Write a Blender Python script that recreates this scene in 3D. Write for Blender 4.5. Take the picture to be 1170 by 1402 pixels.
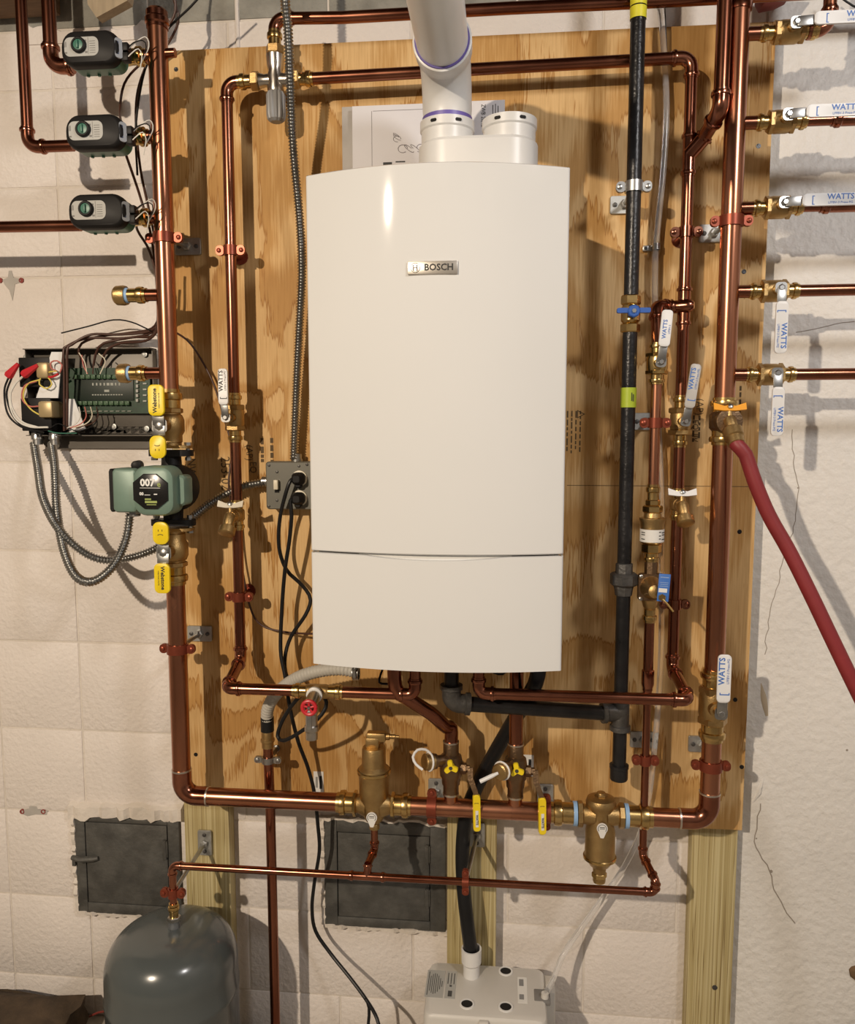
import bpy, bmesh, math, random
from mathutils import Vector, Matrix, Euler
random.seed(7)
C = bpy.context.scene
for o in list(bpy.data.objects):
    bpy.data.objects.remove(o)

# ------------------------------------------------------------------ camera, world, lights, exposure
FPX, PCX, PCY = 1097.0, 585.0, 701.0
YAW, PITCH = math.radians(5.7), math.radians(-5.9)
CAM = Vector((0.0, -1.80, 1.48))
CROT = Euler((math.pi / 2 + PITCH, 0, YAW), 'XYZ')
cd = bpy.data.cameras.new('camera')
cam = bpy.data.objects.new('camera', cd)
C.collection.objects.link(cam)
cam.location = CAM
cam.rotation_euler = CROT
cd.sensor_fit = 'VERTICAL'
cd.sensor_height = 36.0
cd.lens = FPX / 1402.0 * 36.0
cd.clip_start = 0.02
C.camera = cam
C.view_settings.view_transform = 'Standard'
C.view_settings.look = 'None'
C.view_settings.gamma = 1.0
C.view_settings.use_curve_mapping = False
C.view_settings.exposure = 0.08
w = bpy.data.worlds.new('basement_air')
C.world = w
w.use_nodes = True
w.node_tree.nodes['Background'].inputs[0].default_value = (0.9, 0.95, 1.0, 1)
w.node_tree.nodes['Background'].inputs[1].default_value = 0.15


def lamp(name, loc, power, color, radius, aim=None, cone=80):
    l = bpy.data.lights.new(name, 'SPOT' if aim else 'POINT')
    l.energy = power
    l.color = color
    l.shadow_soft_size = radius
    o = bpy.data.objects.new(name, l)
    o.location = loc
    if aim:
        l.spot_size = math.radians(cone)
        l.spot_blend = 1.0
        o.rotation_euler = (Vector(aim) - Vector(loc)).to_track_quat('-Z', 'Y').to_euler()
    C.collection.objects.link(o)


# a warm lamp at the rear left, its cone shaped to dim the upper wall, and a bare bulb near the right end of the wall
lamp('warm_spot_lamp', (-1.55, -3.35, 2.58), 385, (1.0, 0.835, 0.645), 0.035, aim=(-0.55, 0.0, 0.55), cone=96)
lamp('cool_ceiling_bulb', (1.15, -1.85, 2.62), 66, (1.0, 0.975, 0.955), 0.14)

RM = CROT.to_matrix()


def W(x, y, d):
    """photo point -> the place on the plane that stands d metres in front of the block wall"""
    r = RM @ Vector(((x - PCX) / FPX, -(y - PCY) / FPX, -1.0))
    t = (-d - CAM.y) / r.y
    return CAM + r * t


def WS(l):
    return [W(*p) for p in l]


def ceil_end(*p):
    v = W(*p)
    return Vector((v.x, v.y, 2.715))


def mpp(x, y, d):
    """metres one photo pixel covers at that place"""
    v = W(x, y, d) - CAM
    return (v.dot(RM @ Vector((0, 0, -1)))) / FPX


# ------------------------------------------------------------------ materials
MATS = {}


def M(name, col, metal=0.0, rough=0.5, var=0.12, vscale=14.0, bump=0.0, bscale=60.0, rvar=0.0, col2=None, stretch=(1, 1, 1), trans=0.0, coat=0.0, spec=0.5):
    if name in MATS:
        return MATS[name]
    m = bpy.data.materials.new(name)
    m.use_nodes = True
    nt = m.node_tree
    b = nt.nodes['Principled BSDF']
    b.inputs['Metallic'].default_value = metal
    b.inputs['Roughness'].default_value = rough
    b.inputs['Specular IOR Level'].default_value = spec
    if trans:
        b.inputs['Transmission Weight'].default_value = trans
        b.inputs['IOR'].default_value = 1.35
    if coat:
        b.inputs['Coat Weight'].default_value = coat
        b.inputs['Coat Roughness'].default_value = 0.15
    tc = nt.nodes.new('ShaderNodeTexCoord')
    mp = nt.nodes.new('ShaderNodeMapping')
    mp.inputs['Scale'].default_value = stretch
    nt.links.new(tc.outputs['Object'], mp.inputs[0])
    nz = nt.nodes.new('ShaderNodeTexNoise')
    nz.inputs['Scale'].default_value = vscale
    nz.inputs['Detail'].default_value = 5
    nt.links.new(mp.outputs[0], nz.inputs['Vector'])
    cr = nt.nodes.new('ShaderNodeValToRGB')
    c2 = col2 or tuple(c * (1 - 2 * var) for c in col)
    cr.color_ramp.elements[0].position = 0.3
    cr.color_ramp.elements[1].position = 0.7
    cr.color_ramp.elements[0].color = (*c2, 1)
    cr.color_ramp.elements[1].color = (*col, 1)
    nt.links.new(nz.outputs['Fac'], cr.inputs[0])
    nt.links.new(cr.outputs[0], b.inputs['Base Color'])
    if rvar:
        mr = nt.nodes.new('ShaderNodeMapRange')
        mr.inputs['To Min'].default_value = max(0.02, rough - rvar)
        mr.inputs['To Max'].default_value = rough + rvar
        nt.links.new(nz.outputs['Fac'], mr.inputs['Value'])
        nt.links.new(mr.outputs[0], b.inputs['Roughness'])
    if bump:
        n2 = nt.nodes.new('ShaderNodeTexNoise')
        n2.inputs['Scale'].default_value = bscale
        n2.inputs['Detail'].default_value = 4
        nt.links.new(mp.outputs[0], n2.inputs['Vector'])
        bp = nt.nodes.new('ShaderNodeBump')
        bp.inputs['Strength'].default_value = bump
        bp.inputs['Distance'].default_value = 0.004
        nt.links.new(n2.outputs['Fac'], bp.inputs['Height'])
        nt.links.new(bp.outputs[0], b.inputs['Normal'])
    MATS[name] = m
    return m


def wood(name, light, mid, dark, contour=9.0, scale=(3.2, 3.2, 0.9), fine=0.25, rough=0.62, lo=1.0, dist=0.0):
    """rolled-veneer wood: contour bands of a stretched noise with fine vertical grain"""
    m = bpy.data.materials.new(name)
    m.use_nodes = True
    nt = m.node_tree
    L = nt.links.new
    b = nt.nodes['Principled BSDF']
    b.inputs['Roughness'].default_value = rough
    b.inputs['Specular IOR Level'].default_value = 0.3
    tc = nt.nodes.new('ShaderNodeTexCoord')
    mp = nt.nodes.new('ShaderNodeMapping')
    mp.inputs['Scale'].default_value = scale
    L(tc.outputs['Object'], mp.inputs[0])
    n1 = nt.nodes.new('ShaderNodeTexNoise')
    n1.inputs['Scale'].default_value = lo
    n1.inputs['Detail'].default_value = 2.5
    n1.inputs['Distortion'].default_value = dist
    n1.inputs['Roughness'].default_value = 0.4
    L(mp.outputs[0], n1.inputs['Vector'])
    mf = nt.nodes.new('ShaderNodeMapping')
    mf.inputs['Scale'].default_value = (scale[0] * 60, scale[1] * 60, scale[2] * 5)
    L(tc.outputs['Object'], mf.inputs[0])
    n2 = nt.nodes.new('ShaderNodeTexNoise')
    n2.inputs['Scale'].default_value = 1.0
    n2.inputs['Detail'].default_value = 3
    L(mf.outputs[0], n2.inputs['Vector'])
    mul = nt.nodes.new('ShaderNodeMath')
    mul.operation = 'MULTIPLY_ADD'
    mul.inputs[1].default_value = contour
    L(n1.outputs['Fac'], mul.inputs[0])
    sc = nt.nodes.new('ShaderNodeMath')
    sc.operation = 'MULTIPLY'
    sc.inputs[1].default_value = 0.7
    L(n2.outputs['Fac'], sc.inputs[0])
    L(sc.outputs[0], mul.inputs[2])
    fr = nt.nodes.new('ShaderNodeMath')
    fr.operation = 'FRACT'
    L(mul.outputs[0], fr.inputs[0])
    cr = nt.nodes.new('ShaderNodeValToRGB')
    e = cr.color_ramp.elements
    e[0].position = 0.0
    e[0].color = (*mid, 1)
    e[1].position = 1.0
    e[1].color = (*mid, 1)
    for p, c in ((0.25, mid), (0.60, light), (0.86, light), (0.92, dark)):
        k = e.new(p)
        k.color = (*c, 1)
    L(fr.outputs[0], cr.inputs[0])
    # fine grain and large tonal drift
    n3 = nt.nodes.new('ShaderNodeTexNoise')
    n3.inputs['Scale'].default_value = 2.2
    n3.inputs['Detail'].default_value = 3
    L(tc.outputs['Object'], n3.inputs['Vector'])
    mx = nt.nodes.new('ShaderNodeMixRGB')
    mx.blend_type = 'MULTIPLY'
    L(cr.outputs[0], mx.inputs[1])
    g = nt.nodes.new('ShaderNodeValToRGB')
    g.color_ramp.elements[0].position = 0.3
    g.color_ramp.elements[0].color = (1 - fine, 1 - fine * 1.25, 1 - fine * 1.6, 1)
    g.color_ramp.elements[1].position = 0.62
    g.color_ramp.elements[1].color = (1, 1, 1, 1)
    L(n2.outputs['Fac'], g.inputs[0])
    L(g.outputs[0], mx.inputs[2])
    mx.inputs[0].default_value = 1.0
    m2 = nt.nodes.new('ShaderNodeMixRGB')
    m2.blend_type = 'MULTIPLY'
    m2.inputs[0].default_value = 1.0
    g2 = nt.nodes.new('ShaderNodeValToRGB')
    g2.color_ramp.elements[0].position = 0.3
    g2.color_ramp.elements[0].color = (0.80, 0.74, 0.66, 1)
    g2.color_ramp.elements[1].position = 0.65
    g2.color_ramp.elements[1].color = (1, 1, 1, 1)
    L(n3.outputs['Fac'], g2.inputs[0])
    L(mx.outputs[0], m2.inputs[1])
    L(g2.outputs[0], m2.inputs[2])
    L(m2.outputs[0], b.inputs['Base Color'])
    bp = nt.nodes.new('ShaderNodeBump')
    bp.inputs['Strength'].default_value = 0.15
    bp.inputs['Distance'].default_value = 0.002
    L(n2.outputs['Fac'], bp.inputs['Height'])
    L(bp.outputs[0], b.inputs['Normal'])
    MATS[name] = m
    return m


PLY = wood('plywood', (0.73, 0.495, 0.235), (0.57, 0.33, 0.115), (0.41, 0.20, 0.052), contour=6.0, scale=(4.0, 4.0, 2.3), fine=0.13, lo=1.0, dist=0.9)
TREATED = wood('treated_lumber', (0.68, 0.61, 0.36), (0.56, 0.48, 0.25), (0.24, 0.165, 0.06), contour=20, scale=(9, 9, 0.09), lo=2.0)
JOIST = wood('old_joist', (0.20, 0.13, 0.08), (0.15, 0.09, 0.05), (0.09, 0.05, 0.03))
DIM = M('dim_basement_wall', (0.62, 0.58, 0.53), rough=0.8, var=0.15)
PAINT = M('block_paint', (0.76, 0.70, 0.65), rough=0.55, var=0.05, vscale=5, bump=0.75, bscale=85, spec=0.35)
MORTAR = M('painted_mortar', (0.70, 0.64, 0.57), rough=0.7, var=0.07, vscale=9, bump=0.9, bscale=50)
PLASTER = M('plaster_paint', (0.78, 0.76, 0.73), rough=0.5, var=0.05, vscale=3, bump=1.0, bscale=55, spec=0.35)
BARE = M('bare_concrete', (0.34, 0.33, 0.29), rough=0.9, var=0.2, vscale=18, bump=0.8, bscale=90)
FLOORM = M('concrete_floor', (0.46, 0.42, 0.36), rough=0.85, var=0.2, vscale=5, bump=0.4)
COPPER = M('copper', (0.33, 0.135, 0.082), 1, 0.22, vscale=9, col2=(0.21, 0.072, 0.042), rvar=0.10, stretch=(1, 1, 0.4))
COPPERB = M('bright_copper', (0.52, 0.24, 0.145), 1, 0.25, vscale=8, col2=(0.35, 0.14, 0.078), rvar=0.10, stretch=(1, 1, 0.3))
COPPERF = M('fitting_copper', (0.38, 0.16, 0.10), 1, 0.20, vscale=30, col2=(0.25, 0.09, 0.055), rvar=0.08)
CLAMPC = M('copper_plated_clamp', (0.27, 0.062, 0.032), 0.6, 0.36, vscale=30)
SOLDER = M('solder', (0.72, 0.66, 0.58), 1, 0.35)
BRASS = M('brass', (0.66, 0.47, 0.20), 1, 0.24, vscale=30, col2=(0.48, 0.32, 0.12), rvar=0.08)
BRASSM = M('cast_brass', (0.52, 0.36, 0.16), 1, 0.42, vscale=40, col2=(0.40, 0.26, 0.11), bump=0.15, bscale=400)
BRONZE = M('dark_bronze', (0.24, 0.155, 0.09), 0.95, 0.38, vscale=25, bump=0.2, bscale=200)
NICKEL = M('nickel', (0.62, 0.58, 0.52), 1, 0.28, vscale=30)
STEEL = M('zinc_steel', (0.46, 0.46, 0.45), 1, 0.34, vscale=40)
GALV = M('galvanised_steel', (0.48, 0.48, 0.46), 0.9, 0.5, vscale=60)
IRON = M('black_iron', (0.022, 0.021, 0.022), 0.35, 0.32, var=0.25, vscale=22, bump=0.25, bscale=120, rvar=0.12)
IRONG = M('grey_malleable_iron', (0.12, 0.115, 0.11), 0.6, 0.48, var=0.2, vscale=50, bump=0.35, bscale=160)
WHITE = M('white_enamel', (0.715, 0.718, 0.71), rough=0.045, var=0.01, vscale=3, spec=0.5)
CASEIN = M('casing_enamel', (0.60, 0.60, 0.585), rough=0.4, var=0.02)
PVC = M('white_pvc', (0.74, 0.735, 0.72), rough=0.35, var=0.04, vscale=8)
PURPLE = M('purple_primer', (0.16, 0.12, 0.42), rough=0.4)
BLACKP = M('black_plastic', (0.012, 0.011, 0.011), rough=0.5, var=0.05, spec=0.22)
RUBBER = M('black_rubber', (0.010, 0.010, 0.011), rough=0.42, var=0.05, spec=0.3)
GREYP = M('pump_grey_plastic', (0.62, 0.60, 0.56), rough=0.4, var=0.03)
GREYB = M('grey_box_steel', (0.155, 0.15, 0.125), 0.2, 0.42, var=0.06)
TANKM = M('tank_grey_enamel', (0.080, 0.092, 0.093), 0.0, 0.22, var=0.04, vscale=4, coat=0.3)
GREEN = M('green_cast', (0.165, 0.25, 0.20), 0.1, 0.42, var=0.06, vscale=30)
GREEND = M('green_plastic', (0.055, 0.19, 0.135), 0.0, 0.4, var=0.06)
PCB = M('circuit_board_green', (0.012, 0.05, 0.02), 0.0, 0.4, var=0.25, vscale=90)
PANELM = M('panel_grey_steel', (0.12, 0.106, 0.088), 0.3, 0.45, var=0.1)
YELLOW = M('yellow_vinyl', (0.83, 0.62, 0.015), rough=0.38, var=0.03)
ORANGE = M('orange_paint', (0.85, 0.36, 0.01), rough=0.45, var=0.03)
BLUE = M('blue_paint', (0.03, 0.11, 0.42), rough=0.4, var=0.05)
BLUEL = M('label_blue', (0.05, 0.16, 0.50), rough=0.5, var=0.02)
BLUER = M('pale_blue_ring', (0.28, 0.46, 0.72), rough=0.45, var=0.03)
VINYLW = M('white_vinyl', (0.75, 0.75, 0.75), rough=0.4, var=0.02)
REDH = M('red_rubber', (0.25, 0.022, 0.026), rough=0.5, var=0.1, vscale=20)
REDP = M('red_plastic', (0.55, 0.02, 0.03), rough=0.4, var=0.04)
PAPER = M('paper', (0.72, 0.71, 0.74), rough=0.7, var=0.02)
LABELW = M('white_label', (0.72, 0.71, 0.68), rough=0.6, var=0.02)
LABELG = M('grey_label', (0.42, 0.42, 0.40), rough=0.5, var=0.03)
INK = M('black_ink', (0.02, 0.02, 0.02), rough=0.6, var=0.02)
INKB = M('faded_ink', (0.11, 0.07, 0.03), rough=0.8, var=0.1)
BROWNW = M('brown_cable_jacket', (0.07, 0.028, 0.018), rough=0.42, var=0.08)
WIREW = M('white_wire', (0.74, 0.72, 0.66), rough=0.4, var=0.02)
WIREY = M('yellow_wire', (0.72, 0.58, 0.12), rough=0.4, var=0.02)
WIRER = M('pink_wire', (0.52, 0.16, 0.13), rough=0.4, var=0.02)
CREAM = M('ivory_plastic', (0.72, 0.66, 0.52), rough=0.4, var=0.02)
HOSEG = M('ribbed_grey_hose', (0.50, 0.48, 0.43), rough=0.55, var=0.05)
TAPEY = M('yellow_tape', (0.72, 0.66, 0.03), rough=0.45, var=0.06, vscale=40)
TAPEG = M('lime_tape', (0.38, 0.48, 0.03), rough=0.45, var=0.05)
CLEAR = M('clear_vinyl', (0.93, 0.93, 0.93), rough=0.12, var=0.0, trans=0.85)
CASTI = M('cast_iron_grey', (0.115, 0.112, 0.102), 0.25, 0.6, var=0.25, vscale=22, bump=0.5, bscale=70)
COIL = M('transformer_coil', (0.50, 0.38, 0.20), 0.4, 0.4, var=0.1)
DIRT = M('dark_soil', (0.09, 0.06, 0.035), rough=0.95, var=0.3, vscale=20, bump=1.0, bscale=40)
BADGE = M('badge_metal', (0.60, 0.56, 0.50), 0.8, 0.35, var=0.05)


# ------------------------------------------------------------------ mesh helpers
class MB:
    def __init__(self):
        self.v = []
        self.f = []

    def add(self, vs, fs, m=None):
        o = len(self.v)
        self.v += [tuple(m @ Vector(p)) if m is not None else tuple(p) for p in vs]
        self.f += [tuple(i + o for i in f) for f in fs]
        return self

    def addbm(self, bm, m=None):
        bm.verts.index_update()
        self.add([v.co[:] for v in bm.verts], [[v.index for v in f.verts] for f in bm.faces], m)
        bm.free()
        return self

    def build(self, name, mat, parent=None, sharp=35.0):
        me = bpy.data.meshes.new(name)
        me.from_pydata(self.v, [], self.f)
        bm = bmesh.new()
        bm.from_mesh(me)
        bmesh.ops.recalc_face_normals(bm, faces=bm.faces)
        bm.to_mesh(me)
        bm.free()
        me.shade_smooth()
        me.set_sharp_from_angle(angle=math.radians(sharp))
        me.materials.append(mat)
        o = bpy.data.objects.new(name, me)
        C.collection.objects.link(o)
        o.parent = parent
        return o

    # sweep a ring along a path with a radius per point
    def sweep(self, pts, rad, n=16, cap=True, m=None, ref=None, sx=1.0, rot=0.0):
        pts = [Vector(p) for p in pts]
        if not isinstance(rad, (list, tuple)):
            rad = [rad] * len(pts)
        k = len(pts)
        tang = []
        for i in range(k):
            a = pts[i] - pts[i - 1] if i > 0 else Vector((0, 0, 0))
            b = pts[i + 1] - pts[i] if i < k - 1 else Vector((0, 0, 0))
            t = (a.normalized() if a.length > 1e-9 else Vector()) + (b.normalized() if b.length > 1e-9 else Vector())
            tang.append(t)
        for i in range(k):
            if tang[i].length < 1e-6:
                tang[i] = tang[i - 1] if i else next((t for t in tang if t.length > 1e-6), Vector((0, 0, 1)))
            tang[i] = tang[i].normalized()
        t0 = tang[0]
        u = Vector(ref) if ref is not None else (Vector((0, 0, 1)) if abs(t0.z) < 0.9 else Vector((1, 0, 0)))
        u = (u - t0 * u.dot(t0)).normalized()
        vs, fs = [], []
        prev = t0
        for i in range(k):
            q = prev.rotation_difference(tang[i])
            u = q @ u
            u = (u - tang[i] * u.dot(tang[i])).normalized()
            v = tang[i].cross(u)
            prev = tang[i]
            for j in range(n):
                a = 2 * math.pi * j / n + rot
                vs.append(pts[i] + (u * math.cos(a) * sx + v * math.sin(a)) * rad[i])
        for i in range(k - 1):
            for j in range(n):
                j2 = (j + 1) % n
                fs.append((i * n + j, i * n + j2, (i + 1) * n + j2, (i + 1) * n + j))
        if cap:
            fs.append(tuple(range(n - 1, -1, -1)))
            fs.append(tuple((k - 1) * n + j for j in range(n)))
        return self.add(vs, fs, m)

    # lathe along an axis: profile [(t, r)]
    def lathe(self, o, ax, prof, n=20, m=None, cap=True, rot=0.0):
        o, ax = Vector(o), Vector(ax).normalized()
        u = Vector((0, 0, 1)) if abs(ax.z) < 0.9 else Vector((1, 0, 0))
        u = (u - ax * u.dot(ax)).normalized()
        v = ax.cross(u)
        vs, fs = [], []
        for t, r in prof:
            for j in range(n):
                a = 2 * math.pi * j / n + rot
                vs.append(o + ax * t + (u * math.cos(a) + v * math.sin(a)) * max(r, 1e-5))
        for i in range(len(prof) - 1):
            for j in range(n):
                j2 = (j + 1) % n
                fs.append((i * n + j, i * n + j2, (i + 1) * n + j2, (i + 1) * n + j))
        if cap:
            fs.append(tuple(range(n - 1, -1, -1)))
            fs.append(tuple((len(prof) - 1) * n + j for j in range(n)))
        return self.add(vs, fs, m)

    def hexnut(self, o, ax, t0, t1, r, m=None, n=6):
        c = min(abs(t1 - t0) * 0.15, r * 0.12)
        return self.lathe(o, ax, [(t0, r * 0.88), (t0 + c, r), (t1 - c, r), (t1, r * 0.88)], n=n, m=m, rot=math.pi / 6)

    def box(self, c, s, bev=0.0, m=None, seg=2):
        bm = bmesh.new()
        bmesh.ops.create_cube(bm, size=1.0)
        for v in bm.verts:
            v.co = Vector((c[0] + v.co.x * s[0], c[1] + v.co.y * s[1], c[2] + v.co.z * s[2]))
        if bev:
            bmesh.ops.bevel(bm, geom=list(bm.edges), offset=bev, segments=seg, affect='EDGES', profile=0.5)
        return self.addbm(bm, m)

    # flat slab with ragged edges, in local XY, thickness along Z
    def ragged(self, x0, x1, y0, y1, amp0, amp1, z0, z1, n=26, seed=1, m=None):
        rnd = random.Random(seed)
        lo_, hi = [], []
        a = b = 0.0
        for i in range(n + 1):
            x = x0 + (x1 - x0) * i / n
            a = 0.5 * a + rnd.uniform(-1, 1) * amp0
            b = 0.5 * b + rnd.uniform(-1, 1) * amp1
            lo_.append((x, y0 + a))
            hi.append((x, y1 + b))
        vs, fs = [], []
        for (xa_, ya), (xb_, yb) in zip(lo_, hi):
            e = (yb - ya) * 0.18
            zz = z1 + rnd.uniform(-0.3, 0.3) * (z1 - z0)
            vs += [(xa_, ya, z0), (xa_, ya + e, zz), (xb_, yb - e, zz), (xb_, yb, z0)]
        for i in range(n):
            for j in range(3):
                fs.append((i * 4 + j, i * 4 + j + 1, i * 4 + 5 + j, i * 4 + 4 + j))
        fs += [(0, 1, 2, 3), (n * 4 + 3, n * 4 + 2, n * 4 + 1, n * 4)]
        return self.add(vs, fs, m)

    # outline in local XY lifted through [(z, scale, inset)] levels
    def loft(self, outline, levels, m=None):
        n = len(outline)
        cx = sum(p[0] for p in outline) / n
        cy = sum(p[1] for p in outline) / n
        vs, fs = [], []
        for z, inset in levels:
            for x, y in outline:
                dx, dy = x - cx, y - cy
                l = math.hypot(dx, dy) or 1
                k = max(0.02, (l - inset) / l)
                vs.append((cx + dx * k, cy + dy * k, z))
        for i in range(len(levels) - 1):
            for j in range(n):
                j2 = (j + 1) % n
                fs.append((i * n + j, i * n + j2, (i + 1) * n + j2, (i + 1) * n + j))
        fs.append(tuple(range(n - 1, -1, -1)))
        fs.append(tuple((len(levels) - 1) * n + j for j in range(n)))
        return self.add(vs, fs, m)


def rrect(w_, h, r, seg=5, cx=0.0, cy=0.0):
    out = []
    for sx, sy, a0 in ((1, 1, 0), (-1, 1, 90), (-1, -1, 180), (1, -1, 270)):
        for i in range(seg + 1):
            a = math.radians(a0 + 90 * i / seg)
            out.append((cx + sx * (w_ / 2 - r) + r * math.cos(a), cy + sy * (h / 2 - r) + r * math.sin(a)))
    return out


def spline(pts, step=0.01):
    pts = [Vector(p) for p in pts]
    P_ = [pts[0] * 2 - pts[1]] + pts + [pts[-1] * 2 - pts[-2]]
    out = []
    for i in range(1, len(P_) - 2):
        p0, p1, p2, p3 = P_[i - 1], P_[i], P_[i + 1], P_[i + 2]
        k = max(2, int((p2 - p1).length / step))
        for j in range(k):
            t = j / k
            out.append(0.5 * ((2 * p1) + (-p0 + p2) * t + (2 * p0 - 5 * p1 + 4 * p2 - p3) * t * t + (-p0 + 3 * p1 - 3 * p2 + p3) * t ** 3))
    out.append(pts[-1])
    return out


def resample(pts, step):
    out = [pts[0]]
    acc = 0.0
    for a, b in zip(pts, pts[1:]):
        l = (b - a).length
        while acc + l >= step:
            a = a + (b - a).normalized() * (step - acc)
            out.append(a)
            l = (b - a).length
            acc = 0.0
        acc += l
    return out


def frame(c, X, Z):
    X = Vector(X).normalized()
    Z = Vector(Z)
    Z = (Z - X * Z.dot(X)).normalized()
    Y = Z.cross(X)
    m = Matrix((X, Y, Z)).transposed().to_4x4()
    m.translation = Vector(c)
    return m


def thing(name, label, cat, m, group=None, kind=None):
    o = bpy.data.objects.new(name, None)
    o.empty_display_size = 0.02
    C.collection.objects.link(o)
    o.matrix_world = m if isinstance(m, Matrix) else Matrix.Translation(Vector(m))
    tag(o, label, cat, group, kind)
    return o


def tag(o, label=None, cat=None, group=None, kind=None):
    if label:
        o['label'] = label
    if cat:
        o['category'] = cat
    if group:
        o['group'] = group
    if kind:
        o['kind'] = kind
    return o


_txt = {}


def text(parent, body, m, size, mat, bold=0.0, name='lettering', depth=0.0002, align='CENTER', sx=1.0):
    key = (body, round(size, 5), bold, align, mat.name, sx)
    if key not in _txt:
        cu = bpy.data.curves.new('lettering', 'FONT')
        cu.body = body
        cu.size = size
        cu.extrude = depth
        cu.offset = bold * size
        cu.resolution_u = 2
        cu.align_x = align
        cu.align_y = 'CENTER'
        t = bpy.data.objects.new('lettering', cu)
        C.collection.objects.link(t)
        bpy.context.view_layer.update()
        me = bpy.data.meshes.new_from_object(t.evaluated_get(bpy.context.evaluated_depsgraph_get()))
        bpy.data.objects.remove(t)
        bpy.data.curves.remove(cu)
        if sx != 1.0:
            for v in me.vertices:
                v.co.x *= sx
        me.materials.clear()
        me.materials.append(mat)
        me.name = 'lettering'
        _txt[key] = me
    o = bpy.data.objects.new(name, _txt[key])
    C.collection.objects.link(o)
    o.parent = parent
    o.matrix_local = m
    return o


def marks(parent, rects, m, mat, name='print_lines'):
    """flat print: thin raised strips for lines of type too small to read"""
    b = MB()
    for cx, cy, ww, hh in rects:
        b.box((cx, cy, 0), (ww, hh, 0.0004))
    o = b.build(name, mat, parent)
    o.matrix_local = m
    if len(rects) > 1:
        o['kind'] = 'stuff'
    return o


OUT, UP, RIGHT = Vector((0, -1, 0)), Vector((0, 0, 1)), Vector((1, 0, 0))
FLAT = frame((0, 0, 0), RIGHT, OUT)     # local X right, Y up, Z towards the room


# ------------------------------------------------------------------ pipework builders
def corner_split(pts, lim=14.0):
    cs = []
    for i in range(1, len(pts) - 1):
        a = (pts[i] - pts[i - 1]).angle(pts[i + 1] - pts[i])
        if math.degrees(a) > lim:
            cs.append(i)
    return cs


def elbow_part(parent, p, d0, d1, r, mat, style='press', Rk=1.9):
    th = d0.angle(d1)
    R = r * Rk
    t = R * math.tan(th / 2)
    s = r * (1.5 if style == 'press' else 1.3)
    ax = d0.cross(d1).normalized()
    c = p - d0 * t + ax.cross(d0) * R
    k = 8
    arc = [c + Matrix.Rotation(th * i / k, 3, ax) @ (p - d0 * t - c) for i in range(k + 1)]
    b = MB()
    if style == 'press':
        f = 1.10
        pre = [(s, 1.0), (s, f), (s * 0.82, f), (s * 0.78, 1.30), (s * 0.62, 1.34), (s * 0.46, 1.30), (s * 0.42, f)]
    elif style == 'iron':
        f = 1.28
        pre = [(s, 1.0), (s, 1.5), (s * 0.55, 1.5), (s * 0.45, f)]
    else:
        f = 1.07
        pre = [(s, 1.0), (s, f)]
    P_, Rr = [], []
    for q, fr in pre:
        P_.append(p - d0 * (t + q))
        Rr.append(r * fr)
    for q in arc:
        P_.append(q)
        Rr.append(r * f)
    for q, fr in reversed(pre):
        P_.append(p + d1 * (t + q))
        Rr.append(r * fr)
    b.sweep(P_, Rr, n=18)
    e = b.build('elbow', mat, parent)
    if style == 'sweat':
        for q, dd in ((p - d0 * (t + s), d0), (p + d1 * (t + s), d1)):
            MB().lathe(q - dd * 0.0018, dd, [(0, r), (0, r * 1.10), (0.0036, r * 1.10), (0.0036, r)], n=18).build('solder_ring', SOLDER, e)
    return t + s * 0.6


def run(name, label, pts, r, mat=None, fmat=None, style='press', group=None, cat='pipe', tname='tube', Rk=1.9, n=18):
    """one rigid pipe run; pts in world space; every straight is a tube and every turn an elbow"""
    mat = mat or COPPER
    fmat = fmat or (IRONG if style == 'iron' else COPPERF)
    T = thing(name, label, cat, pts[0], group)
    o = pts[0]
    L = [p - o for p in pts]
    cs = corner_split(L)
    st = 0
    start = L[0]
    for ci in cs + [None]:
        end = ci if ci is not None else len(L) - 1
        seg = [start] + L[st + 1:end + 1]
        if ci is not None:
            d0 = (L[ci] - L[ci - 1]).normalized()
            d1 = (L[ci + 1] - L[ci]).normalized()
            cut = elbow_part(T, L[ci], d0, d1, r, fmat, style, Rk)
            seg[-1] = L[ci] - d0 * cut
        if (seg[-1] - seg[0]).length > 0.004:
            MB().sweep(seg, r, n=n).build(tname, mat, T)
        if ci is not None:
            start = L[ci] + d1 * cut
            st = ci
    T['origin'] = 0
    return T


def local(T, p):
    return T.matrix_world.inverted() @ Vector(p)


PRESS = [(0, 1.0), (0, 1.12), (0.16, 1.12), (0.2, 1.33), (0.36, 1.38), (0.5, 1.33), (0.55, 1.12), (1.0, 1.12)]


def press_end(parent, o, ax, ln, r, mat, name='press_end'):
    b = MB()
    b.lathe(o, ax, [(t * ln, r * k) for t, k in PRESS], n=18)
    return b.build(name, mat, parent)


def tee_part(T, p, ax, br, r, r2, mat, half, blen, style='press', name='tee'):
    """tee fitting: p centre and directions in the thing's own space"""
    b = MB()
    pr = [(0, 1.0), (0, 1.10), (0.08, 1.10), (0.10, 1.30), (0.17, 1.34), (0.24, 1.30), (0.26, 1.10)] if style == 'press' else ([(0, 1.0), (0, 1.5), (0.25, 1.5), (0.3, 1.28)] if style == 'iron' else [(0, 1.0), (0, 1.08)])
    prof = [(-half + t * half, r * k) for t, k in pr] + [(half - t * half, r * k) for t, k in reversed(pr)]
    b.lathe(p, ax, prof, n=18)
    if blen:
        pb = [(0, r2 * pr[-1][1])] + [(blen - t * blen * 0.8, r2 * k) for t, k in reversed(pr)]
        b.lathe(p, br, pb, n=18)
    return b.build(name, mat, T)


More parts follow.
